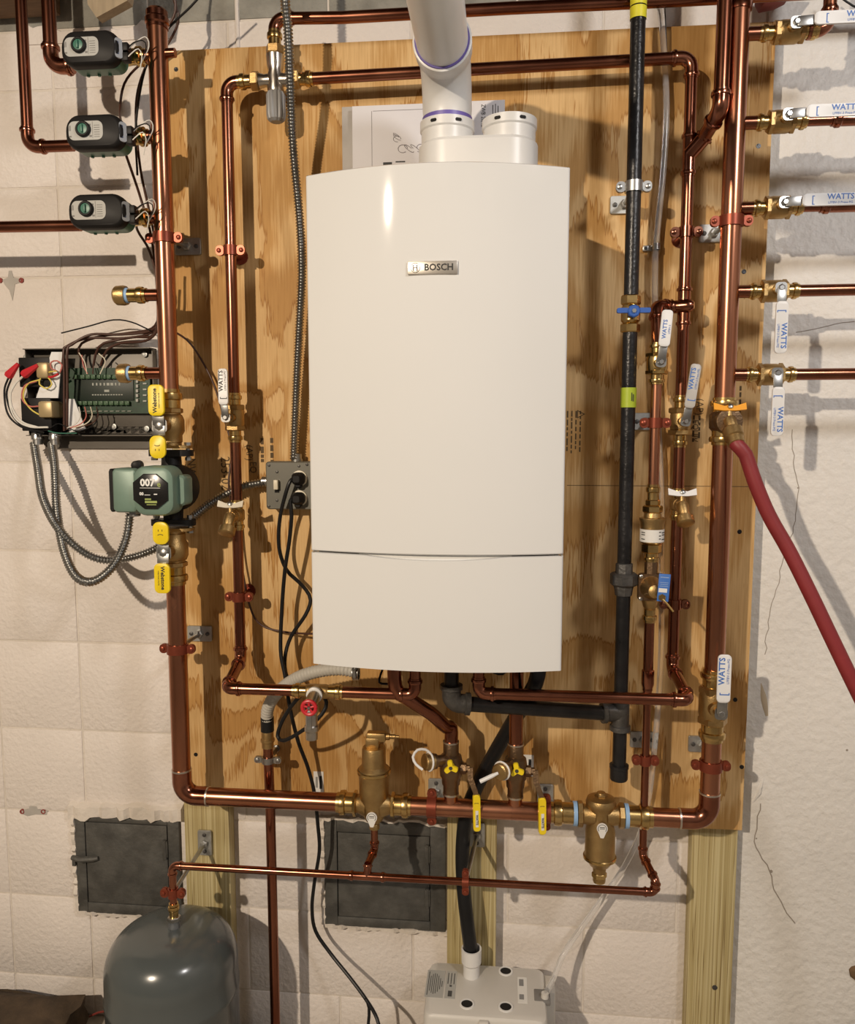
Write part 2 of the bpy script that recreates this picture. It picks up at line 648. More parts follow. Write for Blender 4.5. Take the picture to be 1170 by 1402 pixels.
def lever(T, piv, ang, length, width, start, gmat, texts=(), h0=0.0, both=None, thick=0.004):
    """flat steel lever with a coated grip, turning on local Z through piv; start = where the coating begins"""
    u = Vector((math.cos(ang), math.sin(ang), 0))
    m = frame(piv, u, (0, 0, 1))
    st = MB()
    st.loft(rrect(width * 0.95, width * 0.95, width * 0.3), [(0, 0), (0.002, 0)], m)
    st.box((start * 0.55, 0, 0.004), (start * 1.0, width * 0.75, 0.0025), 0.0006, m @ Matrix.Rotation(-0.12, 4, 'Y'))
    if both:
        st.box((-start * 0.5, 0, 0.003), (start * 1.0, width * 0.75, 0.0025), 0.0006, m)
    st.lathe((0, 0, 0), (0, 0, 1), [(0, width * 0.3), (0.005, width * 0.3), (0.007, width * 0.2)], n=6, m=m)
    lv = st.build('lever', STEEL, T)
    gz = 0.006 + start * 0.1
    g = MB()
    gl = length - start
    g.loft(rrect(gl, width, width * 0.32, cx=start + gl / 2), [(gz, 0.0015), (gz + 0.001, 0), (gz + thick, 0), (gz + thick + 0.001, 0.0015)], m)
    gr = g.build('grip', gmat, lv)
    if both:
        g = MB()
        g.loft(rrect(both, width, width * 0.4, cx=-start - both / 2), [(gz - .002, 0.0015), (gz + 0.001, 0), (gz + thick, 0), (gz + thick + 0.001, 0.0015)], m)
        g.build('short_tab', gmat, lv)
        f = MB()
        zz = gz + thick + 0.0012
        mc = m @ Matrix.Translation((-start - both * 0.45, 0, zz))
        arc = [(-0.003 * math.cos(a) + 0.003, 0.006 * math.sin(a), 0) for a in [math.radians(-70 + 20 * i) for i in range(8)]]
        f.sweep([mc @ Vector(p) for p in arc], 0.0007, n=6)
        f.sweep([mc @ Vector((0.0, 0, 0)) + mc.to_3x3() @ Vector((-0.006, 0.004, 0)), mc @ Vector((-0.010, 0.004, 0))], 0.0006, n=6)
        f.sweep([mc @ Vector((-0.006, -0.004, 0)), mc @ Vector((-0.010, -0.004, 0))], 0.0006, n=6)
        f.build('face_mark', INK, lv)
    for body, size, along, across, mt, bold in texts:
        text(lv, body, m @ Matrix.Translation((along, across, gz + thick + 0.0012)), size, mt, bold)
    return lv


def watts(start, length, width, ink=None, flip=False):
    gl = length - start
    ink = ink or BLUEL
    return [('[', width * 0.8, start + gl * 0.18, 0, ink, 0.0),
            ('WATTS', width * 0.62, start + gl * 0.66, width * 0.18, ink, 0.02),
            ('LFFBV-3 Press-M2', width * 0.26, start + gl * 0.66, -width * 0.27, ink, 0.0)]


def ball_valve(label, c, ax, out, r, L, group=None, lev=None, bmat=None, bulge=1.75, emat=None, piv=0.045, hexk=1.7, dark=None):
    """press ball valve. local X runs along the pipe, Z points to the room"""
    bmat = bmat or BRASSM
    emat = emat or BRASS
    T = thing('ball_valve', label, 'valve', frame(c, ax, out), group)
    h = L / 2
    e = h * 0.5
    press_end(T, (-h, 0, 0), (1, 0, 0), e, r, emat)
    press_end(T, (h, 0, 0), (-1, 0, 0), e, r, emat)
    b = MB()
    q = h - e
    b.lathe((0, 0, 0), (1, 0, 0), [(-q, r * 1.2), (-q * 0.8, r * bulge * 0.92), (-q * 0.45, r * bulge), (q * 0.45, r * bulge), (q * 0.8, r * bulge * 0.92), (q, r * 1.2)], n=20)
    b.hexnut((0, 0, 0), (1, 0, 0), -q * 1.05, -q * 0.62, r * hexk * 1.12)
    b.hexnut((0, 0, 0), (1, 0, 0), q * 0.62, q * 1.05, r * hexk * 1.12)
    b.build('valve_body', bmat, T)
    s = MB()
    s.lathe((0, 0, 0), (0, 0, 1), [(r * 1.2, r * 0.85), (piv * 0.72, r * 0.75), (piv * 0.74, r * 0.5), (piv, r * 0.45)], n=16)
    s.build('stem', bmat, T)
    if lev:
        lever(T, (lev.get('dx', 0), lev.get('dy', 0), piv), lev['a'], lev['l'], lev['w'], lev['s'], lev['m'], lev.get('t', ()), both=lev.get('both'))
    return T


def wing(T, c, u, n_, span, hh, mat):
    """two-winged handle: u along the span, n_ its face"""
    m = frame(c, u, n_)
    s = span / 2
    pts = [(-s, hh * 0.55), (-s * 0.35, hh * 0.12), (0, hh * 0.25), (s * 0.35, hh * 0.12), (s, hh * 0.55), (s, -hh * 0.35), (s * 0.35, -hh * 0.5), (-s * 0.35, -hh * 0.5), (-s, -hh * 0.35)]
    b = MB()
    k = len(pts)
    vs = [(x, y, 0) for x, y in pts] + [(x, y, 0.0035) for x, y in pts]
    fs = [tuple(range(k - 1, -1, -1)), tuple(range(k, 2 * k))] + [(i, (i + 1) % k, k + (i + 1) % k, k + i) for i in range(k)]
    b.add(vs, fs, m)
    w_ = b.build('wing_handle', mat, T)
    MB().lathe((0, 0, 0.003), (0, 0, 1), [(0, 0.005), (0.004, 0.005), (0.005, 0.003)], n=6, m=m).build('handle_nut', STEEL, w_)
    return w_


def clamp(label, c, ax, ear, r, group, plate=None, mat=None, pmat=None, pback=0.056, pv=False, rod=True, wk=0.010, platesize=(0.058, 0.036), base=0.017):
    """split pipe clamp with two ears; hung on a threaded rod from a small plate"""
    mat = mat or CLAMPC
    T = thing('pipe_clamp', label, 'pipe clamp', frame(c, ax, OUT), group)
    e = (T.matrix_world.to_3x3().inverted() @ Vector(ear)).normalized()
    b = MB()
    ro = r + 0.0035
    b.lathe((0, 0, 0), (1, 0, 0), [(-wk, r + 0.0004), (-wk, ro), (wk, ro), (wk, r + 0.0004)], n=22, cap=False)
    for s in (-1, 1):
        cc = e * s * (ro + 0.007)
        mm = frame(cc, e, (0, 0, 1) if abs(e.z) < 0.5 else (1, 0, 0))
        b.loft(rrect(0.018, wk * 2, wk * 0.8), [(-0.0045, 0), (-0.001, 0)], mm)
        b.loft(rrect(0.018, wk * 2, wk * 0.8), [(0.001, 0), (0.0045, 0)], mm)
    b.build('split_ring', mat, T)
    for s in (-1, 1):
        cc = e * s * (ro + 0.009)
        MB().lathe(cc + Vector((0, 0, 0.004)), (0, 0, 1), [(-0.012, 0.0028), (0.0, 0.0028), (0.0, 0.0052), (0.003, 0.0045), (0.004, 0.002)], n=12).build('screw', mat, T)
    if plate is not None:
        pl = local(T, plate)
        if rod:
            d = pl.normalized()
            MB().sweep([d * (r * 0.9), pl], 0.0048, n=10).build('threaded_rod', STEEL, T)
        pm = T.matrix_world.inverted() @ frame(plate, UP if pv else RIGHT, OUT)
        b = MB()
        b.loft(rrect(platesize[0], platesize[1], 0.004), [(0, 0), (0.004, 0), (0.005, 0.001)], pm)
        b.lathe((0, 0, 0.004), (0, 0, 1), [(0, 0.010), (0.008, 0.0095), (0.010, 0.007)], n=6, m=pm)
        p_ = b.build('mounting_plate', pmat or GALV, T)
        for s in (-1, 1):
            MB().lathe((s * platesize[0] * 0.33, 0, 0.004), (0, 0, 1), [(0, 0.005), (0.003, 0.0045), (0.004, 0.002)], n=10, m=pm).build('plate_screw', IRONG, p_)
    else:
        # short standoff straight back to the board
        zb = -(abs(c.y) - pback)
        b = MB()
        b.lathe((0, 0, 0), (0, 0, -1), [(r * 0.9, 0.007), (-zb - 0.004, 0.007), (-zb - 0.004, base), (-zb, base)], n=14)
        b.build('standoff', mat, T)
    return T


def cable(name, label, pts, r, mat, group=None, cat='cable', n=8, step=0.012, ribs=0.0, ramp=0.12):
    sp = spline(pts, step)
    T0 = sp[0].copy()
    rad = r
    if ribs:
        base = resample(sp, ribs / 3.0)
        rad = [r * (1 + (ramp if i % 3 == 0 else (-ramp if i % 3 == 1 else 0))) for i in range(len(base))]
        sp = base
    b = MB()
    b.sweep([p - T0 for p in sp], rad, n=n)
    o = b.build(name, mat, None, sharp=60 if not ribs else 80)
    o.location = T0
    return tag(o, label, cat, group)


# ================================================================== THE SETTING
def struct(name, b, mat, parent=None, **k):
    o = b.build(name, mat, parent, **k)
    if parent is None:
        o['kind'] = 'structure'
    return o


XL, XR, YB, HT = -2.7, 2.4, -4.3, 2.72
wall = struct('wall_front', MB().box(((XL + XR) / 2, 0.0820, HT / 2 + 0.12), (XR - XL, 0.16, HT + 0.24)), MORTAR)
struct('floor', MB().box(((XL + XR) / 2, YB / 2, -0.05), (XR - XL, -YB + 0.3, 0.1)), FLOORM)
struct('wall_left', MB().box((XL - 0.08, YB / 2, HT / 2 + 0.12), (0.16, -YB, HT + 0.24)), DIM)
struct('wall_right', MB().box((XR + 0.08, YB / 2, HT / 2 + 0.12), (0.16, -YB, HT + 0.24)), DIM)
struct('wall_rear', MB().box(((XL + XR) / 2, YB - 0.08, HT / 2 + 0.12), (XR - XL, 0.16, HT + 0.24)), DIM)
ceiling = struct('ceiling', MB().box(((XL + XR) / 2, YB / 2, HT + 0.24), (XR - XL, -YB + 0.3, 0.04)), JOIST)
for i in range(9):
    struct('joist', MB().box((XL + 0.3 + i * 0.56, YB / 2, HT + 0.11), (0.04, -YB - 0.1, 0.22)), JOIST, ceiling)

# blocks of the front wall: each a piece of its own
zs = [W(60, y, 0).z for y in (1335, 1226, 1110, 998, 878, 754, 633, 508, 380, 257)]
zs = [zs[0] - 0.213] + zs + [W(120, 121, 0).z, W(400, 24, 0).z, HT]
zs[0] = 0.0
XE = 0.52
for i in range(len(zs) - 1):
    z0, z1 = zs[i], zs[i + 1]
    xs = [-1.66, -1.238, -1.027] + ([-0.62, -0.215, 0.19] if i % 2 else [-0.80, -0.395, 0.01, 0.40]) + [XE]
    top = i == len(zs) - 2
    for a, b_ in zip(xs, xs[1:]):
        g = 0.0022
        j = random.uniform(-0.0005, 0.0005)
        MB().box(((a + b_) / 2, 0.012 + j, (z0 + z1) / 2), (b_ - a - 2 * g, 0.024, z1 - z0 - 2 * g), 0.0022).build('block', BARE if top else PAINT, wall)
for o in (wall,):
    o['label'] = 'painted concrete block basement wall'
# smooth plastered part right of the board
MB().box(((XE + XR) / 2, 0.010, HT / 2), (XR - XE - 0.004, 0.026, HT), 0.003).build('plaster_coat', PLASTER, wall)
# ragged paint edge over the bare course at the upper left
b = MB()
ol_ = []
for i in range(34):
    x = -1.10 + i * 0.011
    ol_.append((x, zs[-2] + (0.010 if 5 < i < 26 else -0.002) * -1 + random.uniform(-0.004, 0.004) - 0.0))
k = len(ol_)
b.add([(x, 0.004, zs[-2] - 0.03) for x, z in ol_] + [(x, -0.0025, zs[-2] - 0.03) for x, z in ol_] + [(x, -0.0025, z + 0.006) for x, z in ol_] + [(x, 0.006, z + 0.012) for x, z in ol_],
      [(r * k + i, r * k + i + 1, (r + 1) * k + i + 1, (r + 1) * k + i) for r in range(3) for i in range(k - 1)])
b.build('paint_edge', PAINT, wall)
# vertical mortar rib at the top
MB().sweep(WS([(324, 0, 0.0), (326, 66, 0.0)]), 0.005, n=8).build('mortar_rib', PAINT, wall)
# wall cracks and chips, all in one darker grey-brown
CR = M('crack_grey', (0.36, 0.32, 0.28), rough=0.9)
for pl, r in (([(1083, 588), (1088, 640), (1094, 668), (1093, 684), (1088, 720), (1079, 740), (1066, 790), (1052, 850), (1046, 900)], 0.0009),
              ([(1042, 1100), (1040, 1110), (1030, 1150), (1038, 1165), (1052, 1190), (1062, 1225), (1075, 1250), (1092, 1270)], 0.0012),
              ([(1090, 455), (1120, 450), (1150, 442), (1170, 440)], 0.0009)):
    p2 = []
    for q in resample([Vector((x, y, 0)) for x, y in pl], 9):
        p2.append(W(q.x + random.uniform(-2, 2), q.y, 0.0026))
    MB().sweep(p2, r * 1.3, n=5).build('crack', CR, wall)
for x, y, s in ((1055, 1193, 0.006), (1035, 1148, 0.003), (1092, 668, 0.003), (1159, 1027, 0.004)):
    p = W(x, y, 0.003)
    MB().lathe(p + Vector((0, 0.008, 0)), OUT, [(0, s), (0.0085, s * 0.7)], n=5).build('chip', CR, wall)
p0, p1 = W(1041, 935, 0.001), W(1049, 980, 0.001)
MB().sweep([p0, (p0 + p1) / 2, p1], [0.006, 0.009, 0.007], n=8, sx=0.35, ref=(0, 1, 0)).build('filler_patch', M('filler', (0.55, 0.45, 0.32), rough=0.9), wall)
MB().sweep(WS([(1045, 1065, 0.003), (1038, 1085, 0.003), (1030, 1098, 0.003)]), [0.001, 0.006, 0.002], n=6).build('peeling_paint', PLASTER, wall)
c = W(1168, 1334, 0.003)
MB().loft([(-0.012, 0.012), (-0.006, 0.020), (0.006, 0.024), (0.03, 0.02), (0.03, -0.02), (0.008, -0.018), (-0.008, -0.006)], [(-0.004, 0), (0.004, 0.002), (0.006, 0.006)], frame(c, RIGHT, OUT)).build('broken_plaster', M('brown_rubble', (0.20, 0.12, 0.06), rough=0.95, var=0.3, bump=1.0, bscale=60), wall)
# chipped paint with two rust-red plugs (twice)
for cx, cy, sh in ((15, 385, 1), (45, 1112, 0)):
    c = W(cx, cy, 0.0)
    s = mpp(cx, cy, 0)
    b = MB()
    if sh:
        o2 = [(-12, 2), (-4, 5), (-2, 14), (2, 14), (4, 5), (14, 3), (14, -2), (6, -4), (1, -26), (-3, -12), (-9, -5)]
    else:
        o2 = [(-16, 2), (-6, 4), (-4, 9), (6, 9), (8, 4), (22, 3), (20, -3), (4, -3), (-8, -6), (-16, -3)]
    b.loft([(x * s, y * s) for x, y in o2], [(-0.003, 0), (0.0008, 0)], frame(c, RIGHT, OUT))
    pc = b.build('paint_chip', M('chip_grey', (0.50, 0.47, 0.43), rough=0.8), wall)
    for k in (-1, 1):
        q = W(cx + k * 14.5, cy - 1, 0)
        MB().lathe(q, OUT, [(-0.002, 0.006), (0.002, 0.006), (0.002, 0.004), (0.0005, 0.0035)], n=12).build('plug', M('rust_red', (0.30, 0.05, 0.04), rough=0.7), pc)

# two iron clean-out doors set in the wall
def cleanout(label, fx0, fy0, fx1, fy1, dx0, dy0, dx1, dy1, latch):
    a, c = W(fx0, fy0, 0.0), W(fx1, fy1, 0.0)
    o = Vector(((a.x + c.x) / 2, 0, c.z))
    T = thing('cleanout_door', label, 'access door', frame(o, RIGHT, OUT), 'iron clean-out doors in the block wall')
    ww, hh = c.x - a.x, a.z - c.z
    dl, dr = W(dx0, dy0, 0.0), W(dx1, dy1, 0.0)
    ix0, ix1, iy0, iy1 = dl.x - o.x, dr.x - o.x, dr.z - o.z, dl.z - o.z
    b = MB()
    for x0, x1, y0, y1 in ((-ww / 2, ix0 - .002, 0, hh), (ix1 + .002, ww / 2, 0, hh), (ix0 - .002, ix1 + .002, 0, iy0 - .002), (ix0 - .002, ix1 + .002, iy1 + .002, hh)):
        b.box(((x0 + x1) / 2, (y0 + y1) / 2, 0.004), (x1 - x0, y1 - y0, 0.012), 0.0015)
    b.build('frame', CASTI, T)
    MB().box(((ix0 + ix1) / 2, (iy0 + iy1) / 2, 0.004), (ix1 - ix0, iy1 - iy0, 0.012), 0.002).build('door_panel', CASTI, T)
    for yy in ((0.28, 0.8) if not latch else (0.72,)):
        q = Vector((ix1 - 0.004, iy0 + (iy1 - iy0) * yy, 0.011))
        MB().box(q, (0.013, 0.042, 0.006), 0.002).lathe(q + Vector((0, -0.024, 0.001)), (0, 1, 0), [(0, 0.004), (0.048, 0.004)], n=10).build('hinge', CASTI, T)
    if latch:
        q = Vector((ix0, iy0 + (iy1 - iy0) * 0.57, 0.014))
        b = MB()
        b.sweep([q + Vector((-0.035, -0.002, 0)), q + Vector((-0.012, -0.004, 0.004)), q + Vector((0.02, -0.001, 0.003)), q + Vector((0.032, 0, 0))], [0.006, 0.008, 0.007, 0.005], n=8)
        b.box(q + Vector((-0.03, -0.012, 0)), (0.009, 0.022, 0.008), 0.002)
        b.build('latch', CASTI, T)
    # mortar bedding round the frame
    b = MB()
    hgt = 0.036 if latch else 0.008
    b.ragged(-ww / 2 - 0.012, ww / 2 + 0.010, hh - (0.010 if latch else 0.004), hh + hgt, 0.007 if latch else 0.004, 0.004, -0.004, 0.014, seed=3 if latch else 4)
    b.ragged(-ww / 2 - 0.004, ww / 2 + 0.004, -0.010, 0.003, 0.002, 0.002, -0.004, 0.011, seed=5)
    b.ragged(0.0, hh, -0.004, 0.010, 0.002, 0.002, -0.004, 0.011, seed=6, m=frame((-ww / 2, 0, 0), (0, 1, 0), (0, 0, 1)))
    b.build('mortar_bedding', MORTAR, T)
    return T


cleanout('dark iron clean-out door with a latch, left of the grey tank top under thick mortar', 104, 1115, 251, 1254, 119, 1123, 234, 1238, True)
cleanout('dark iron clean-out door with two hinges, behind the copper pipe below the brass air separator', 444, 1118, 610, 1273, 463, 1137, 588, 1258, False)

# ------------------------------------------------------------------ posts, board
def post(label, x0, x1, z1):
    T = thing('timber_post', label, 'post', Vector(((x0 + x1) / 2, -0.019, 0)), 'treated timber posts behind the plywood')
    MB().box((0, 0, z1 / 2), (x1 - x0, 0.0375, z1), 0.002).build('stud', TREATED, T)
    return T


PB = W(1017, 1137, 0.056).z
PT = 2.286
TREATED_POSTS = [post('green-tinged treated post behind the tank connection, mostly hidden by the tank', -0.760, -0.650, PT),
                 post('green-tinged treated post behind the black drain hose and the pump', -0.130, -0.016, PT),
                 post('bare green-tinged treated post standing clear at the board corner', 0.420, 0.519, PT)]
for x, y in ((978, 1352), (1000, 1200)):
    if y == 1352:
        q = local(TREATED_POSTS[2], W(x, y, 0.038))
        MB().lathe(q, OUT, [(-0.001, 0.006), (0.001, 0.006), (0.0015, 0.004)], n=10).build('screw', IRONG, TREATED_POSTS[2])

PX0, PX1 = -0.738, 0.522
T = thing('plywood_board', 'tall sheet of grainy plywood carrying the boiler and pipes', 'board', Vector(((PX0 + PX1) / 2, -0.047, PB)))
MB().box((0, 0, (PT - PB) / 2), (PX1 - PX0, 0.018, PT - PB), 0.0008).build('sheet', PLY, T)
Pboard = T
for x, y in ((1012, 728), (1006, 958), (241, 95), (1018, 372), (1040, 40), (1038, 200), (1015, 1050), (268, 1033), (700, 175), (232, 700), (500, 1060)):
    q = local(T, W(x, y, 0.056))
    MB().lathe(q, OUT, [(-0.001, 0.0048), (0.0006, 0.0048), (0.0006, 0.002)], n=10).build('screw', IRON, T)
# butt line across the board
q0, q1 = local(T, W(776, 657, 0.056)), local(T, W(1030, 679, 0.056))
MB().box(((q0.x + q1.x) / 2, -0.009, (q0.z + q1.z) / 2 + 0.004), (q1.x - q0.x, 0.0006, 0.0012)).build('veneer_split', INKB, T)


def stamp(x, y, body, size, ang, mat=INKB):
    p = local(Pboard, W(x, y, 0.0563))
    m = Matrix.Translation(p) @ FLAT.to_3x3().to_4x4() @ Matrix.Rotation(math.radians(ang), 4, 'Z')
    text(Pboard, body, m, size, mat, 0.0, 'stamp', sx=0.9)


def stamp_lines(x, y, rows, ln, gap, ang, mat=INKB):
    p = local(Pboard, W(x, y, 0.0563))
    m = Matrix.Translation(p) @ FLAT.to_3x3().to_4x4() @ Matrix.Rotation(math.radians(ang), 4, 'Z')
    rc = []
    for r in range(rows):
        xx = -ln / 2
        while xx < ln / 2:
            l = random.uniform(0.005, 0.015)
            rc.append((xx + l / 2, (r - rows / 2) * gap, l, gap * 0.32))
            xx += l + random.uniform(0.002, 0.005)
    marks(Pboard, rc, m, mat, 'stamp_lines')


stamp(308, 648, '253-02', 0.030, -90)
stamp(341, 620, '(AP)', 0.022, -90)
stamp(346, 640, 'EQ', 0.022, -90)
stamp_lines(372, 615, 2, 0.05, 0.022, -90)
stamp(262, 640, 'NW', 0.026, -90)
stamp(794, 567, '\u25b3', 0.022, -90)
stamp_lines(788, 590, 4, 0.085, 0.009, -90)
stamp(957, 557, '(AP)', 0.022, -90)
stamp(951, 590, 'EQUIV', 0.018, -90)
stamp_lines(957, 585, 2, 0.05, 0.012, -90)
stamp_lines(1013, 545, 2, 0.05, 0.012, -90)


def sticker(x, y, x1, y1, name, label, mat, parentless=True):
    a, c = W(x, y, 0.0565), W(x1, y1, 0.0565)
    T = thing('sticker', label, 'label', frame((a + c) / 2, RIGHT, OUT), 'paper labels stuck on the plywood')
    MB().box((0, 0, 0), (c.x - a.x, a.z - c.z, 0.0008)).build('paper', LABELW, T)
    marks(T, [((c.x - a.x) * 0.22, 0.0, 0.006, (a.z - c.z) * 0.6), (-(c.x - a.x) * 0.15, 0.0, 0.002, (a.z - c.z) * 0.5), (-(c.x - a.x) * 0.28, 0, 0.001, (a.z - c.z) * 0.5)], Matrix.Translation((0, 0, 0.0005)), INK)


sticker(429, 1056, 443, 1086, 's', 'small white label on the plywood beside the brass air separator', LABELW)
sticker(712, 1033, 730, 1063, 's', 'small white label behind the second purge valve', LABELW)

# ------------------------------------------------------------------ boiler
BX0, BX1 = -0.3505, 0.0985
BW = BX1 - BX0
zB, zS, zT = W(428, 909, .40).z, W(427, 755, .40).z, W(418, 240, .40).z
BO = Vector(((BX0 + BX1) / 2, 0, zB))
boiler = thing('wall_boiler', 'large white wall-hung boiler with a curved front on the plywood', 'boiler', BO)
hB = zT - zB
MB().box((0, -0.215, hB / 2 + 0.002), (BW - 0.012, 0.314, hB - 0.02), 0.006).build('casing', CASEIN, boiler)


def cover(z0, z1, arch, scoop, name, d0=0.400):
    nx, nz = 40, 10
    b = MB()
    vs, fs = [], []
    hw = BW / 2
    bf = lambda z: 0.029 + 0.020 * z / hB
    prof = [(-hw, d0 - 0.05, 0), (-hw, d0 - 0.004, 0), (-hw + 0.0015, d0 - 0.001, 0)]
    mid = []
    for i in range(nx + 1):
        u = -1 + 2 * i / nx
        x = u * (hw - 0.004)
        mid.append((x, d0, 1 - u * u))
    prof += mid + [(hw - 0.0015, d0 - 0.001, 0), (hw, d0 - 0.004, 0), (hw, d0 - 0.05, 0)]
    k = len(prof)
    zl = [0.0, 0.003, 0.006, 0.012] + [i / nz for i in range(1, nz)] + [0.988, 0.994, 0.997, 1.0]
    for t in zl:
        for x, d_, f_ in prof:
            top = z1 + arch * (1 - (x / hw) ** 2)
            if scoop and abs(x) < 0.125:
                top -= scoop * (1 - (x / 0.125) ** 2) ** 1.0
            e = 0.0025 if t in (0.0, 1.0) else 0.0
            zz = z0 + (top - z0) * t
            vs.append((x, -(d_ + f_ * bf(zz) - e), zz))
    # inner skin so that the sheet has a thickness
    n1 = len(vs)
    for t in (0.0, 1.0):
        for x, d_, f_ in prof:
            top = z1 + arch * (1 - (x / hw) ** 2)
            if scoop and abs(x) < 0.125:
                top -= scoop * (1 - (x / 0.125) ** 2)
            zz = z0 + (top - z0) * t
            vs.append((x * 0.985, -(d_ + f_ * bf(zz) - 0.014) if abs(x) < hw - 0.002 else -d_, zz))
    L_ = len(zl)
    for i in range(L_ - 1):
        for j in range(k - 1):
            fs.append((i * k + j, i * k + j + 1, (i + 1) * k + j + 1, (i + 1) * k + j))
    for j in range(k - 1):
        fs.append((j, j + 1, n1 + j + 1, n1 + j))
        fs.append(((L_ - 1) * k + j, (L_ - 1) * k + j + 1, n1 + k + j + 1, n1 + k + j))
    b.add(vs, fs)
    return b.build(name, WHITE, boiler, sharp=50)


cover(zS - zB + 0.0015, hB, 0.0, 0, 'front_cover')
cover(0.0, zS - zB - 0.0015, 0.0, 0.0065, 'lower_flap')
# pale shelf behind the finger scoop
b = MB()
vs, fs = [], []
for i in range(21):
    u = (-1 + 2 * i / 20) * 0.6
    dep = 0.400 + (1 - u * u) * (0.029 + 0.020 * (zS - zB) / hB)
    for zz, dd in ((-0.016, 0.006), (0.0006, 0.012), (0.0006, 0.03)):
        vs.append((u * BW / 2, -(dep - dd), zS - zB + zz))
for i in range(20):
    for j in range(2):
        fs.append((i * 3 + j, i * 3 + j + 1, i * 3 + j + 4, i * 3 + j + 3))
b.add(vs, fs)
b.build('finger_scoop', WHITE, boiler)
# badge
pc = local(boiler, W(592, 366.5, 0.4455))
bm_ = Matrix.Translation(pc) @ FLAT.to_3x3().to_4x4()
sb = mpp(592, 366, 0.43)
g = MB().box((0, 0, 0), (68 * sb, 17.5 * sb, 0.004), 0.0008)
badge = g.build('badge', BADGE, boiler)
badge.matrix_local = bm_
text(badge, 'BOSCH', Matrix.Translation((8.5 * sb, 0, 0.0022)), 12.2 * sb, INK, 0.025, sx=1.0)
ring = MB()
ring.sweep([(-23.5 * sb + 6.2 * sb * math.cos(a), 6.2 * sb * math.sin(a), 0.0022) for a in [2 * math.pi * i / 24 for i in range(25)]], 0.0005, n=6)
ring.box((-26.0 * sb, 0, 0.0022), (1.4 * sb, 8 * sb, 0.0008))
ring.box((-21.0 * sb, 0, 0.0022), (1.4 * sb, 8 * sb, 0.0008))
ring.box((-23.5 * sb, 0, 0.0022), (4 * sb, 1.3 * sb, 0.0008))
ring.build('emblem', IRONG, badge)
# flue adapter on top
zc = W(612, 206, 0.25).z
cx1, cx2 = W(612, 190, 0.25).x, W(697, 190, 0.25).x
q = Vector(((cx1 + cx2) / 2 - BO.x, -0.25, hB - 0.012))
b = MB()
b.loft([(x, y) for x, y in rrect(cx2 - cx1 + 0.105, 0.12, 0.055, cx=q.x, cy=q.y)], [(q.z, 0), (zc - zB, 0), (zc - zB + 0.006, 0.006)])
b.build('flue_adapter', PVC, boiler)
for cxx in (cx1, cx2):
    hcol = W(612, 170, 0.25).z - zc
    b = MB()
    r_ = 0.0505
    b.lathe((cxx - BO.x, -0.25, zc - zB), UP, [(0, r_ * 0.95), (hcol * 0.62, r_ * 0.95), (hcol * 0.68, r_), (hcol, r_), (hcol, r_ * 0.9), (hcol * 0.3, r_ * 0.9)], n=36)
    col = b.build('flue_collar', PVC, boiler)
    for a in (-115, -62):
        a = math.radians(a)
        p = Vector((cxx - BO.x + r_ * math.cos(a), -0.25 + r_ * math.sin(a), zc - zB + hcol * 0.82))
        MB().loft(rrect(0.012, 0.0055, 0.0025), [(-0.001, 0), (0.0009, 0)], frame(p, (-math.sin(a), math.cos(a), 0), (math.cos(a), math.sin(a), 0))).build('slot', BLACKP, col)
    MB().lathe((cxx - BO.x + 0.005, -0.25 - r_ * 0.95, zc - zB + 0.002), OUT, [(-0.004, 0.007), (0.004, 0.006), (0.006, 0.003)], n=12).build('lug', PVC, col)
MB().box((W(572, 214, .25).x - BO.x, -0.27, hB + 0.012), (0.010, 0.004, 0.020), 0.001).build('clip', PVC, boiler)
MB().box((0, -0.20, -0.006), (BW - 0.05, 0.20, 0.014), 0.003).build('base_plate', GREYB, boiler)

# vent pipe
rv = 0.0445
zh = W(608, 55, 0.37).z
vz0 = W(612, 168, 0.25).z - 0.02
vt = thing('vent_pipe', 'white plastic flue pipe rising off the boiler and turning into the room', 'pipe', Vector((cx1, -0.25, vz0)))
Rb = 0.085
hz = zh - vz0
pts = [Vector((0, 0, 0)), Vector((0, 0, hz - Rb))] + [Vector((0, -Rb + Rb * math.cos(a), hz - Rb + Rb * math.sin(a))) for a in [math.radians(9 * i) for i in range(1, 11)]]
end = pts[-1] + Vector((-0.0, -0.035, 0))
b = MB()
b.sweep(pts + [end], [rv + 0.0] * 2 + [rv + 0.001] * 9 + [rv + 0.0055, rv + 0.0055], n=36)
b.build('elbow', PVC, vt)
MB().lathe(end, OUT, [(-0.012, rv + 0.0062), (0.0, rv + 0.0062), (0.001, rv + 0.004), (0.001, rv)], n=36).build('hub_rim', PVC, vt)
MB().lathe(end, OUT, [(0.0008, rv), (0.0008, rv + 0.0030), (0.004, rv + 0.0025), (0.004, rv)], n=36).build('primer_line', PURPLE, vt)
MB().lathe((0, 0, 0.016), UP, [(0, rv + 0.0018), (0.010, rv + 0.0018), (0.010, rv)], n=36).build('primer_line', PURPLE, vt)
MB().box((0.002, -rv - 0.0002, hz * 0.36), (0.0016, 0.0015, hz * 0.45)).build('mould_seam', PVC, vt)
up2 = Vector((0, -1.25, zh - vz0 + 0.03))
MB().sweep([end - Vector((0, -0.01, 0)), up2], rv, n=36).build('tube', PVC, vt)
MB().sweep(fill := [up2 + Vector((0, 0.03, 0)), up2, up2 + Vector((0, -0.05, 0.02)), up2 + Vector((0, -0.08, 0.07)), up2 + Vector((0, -0.085, 0.30))], rv + 0.004, n=30).build('ceiling_elbow', PVC, vt)

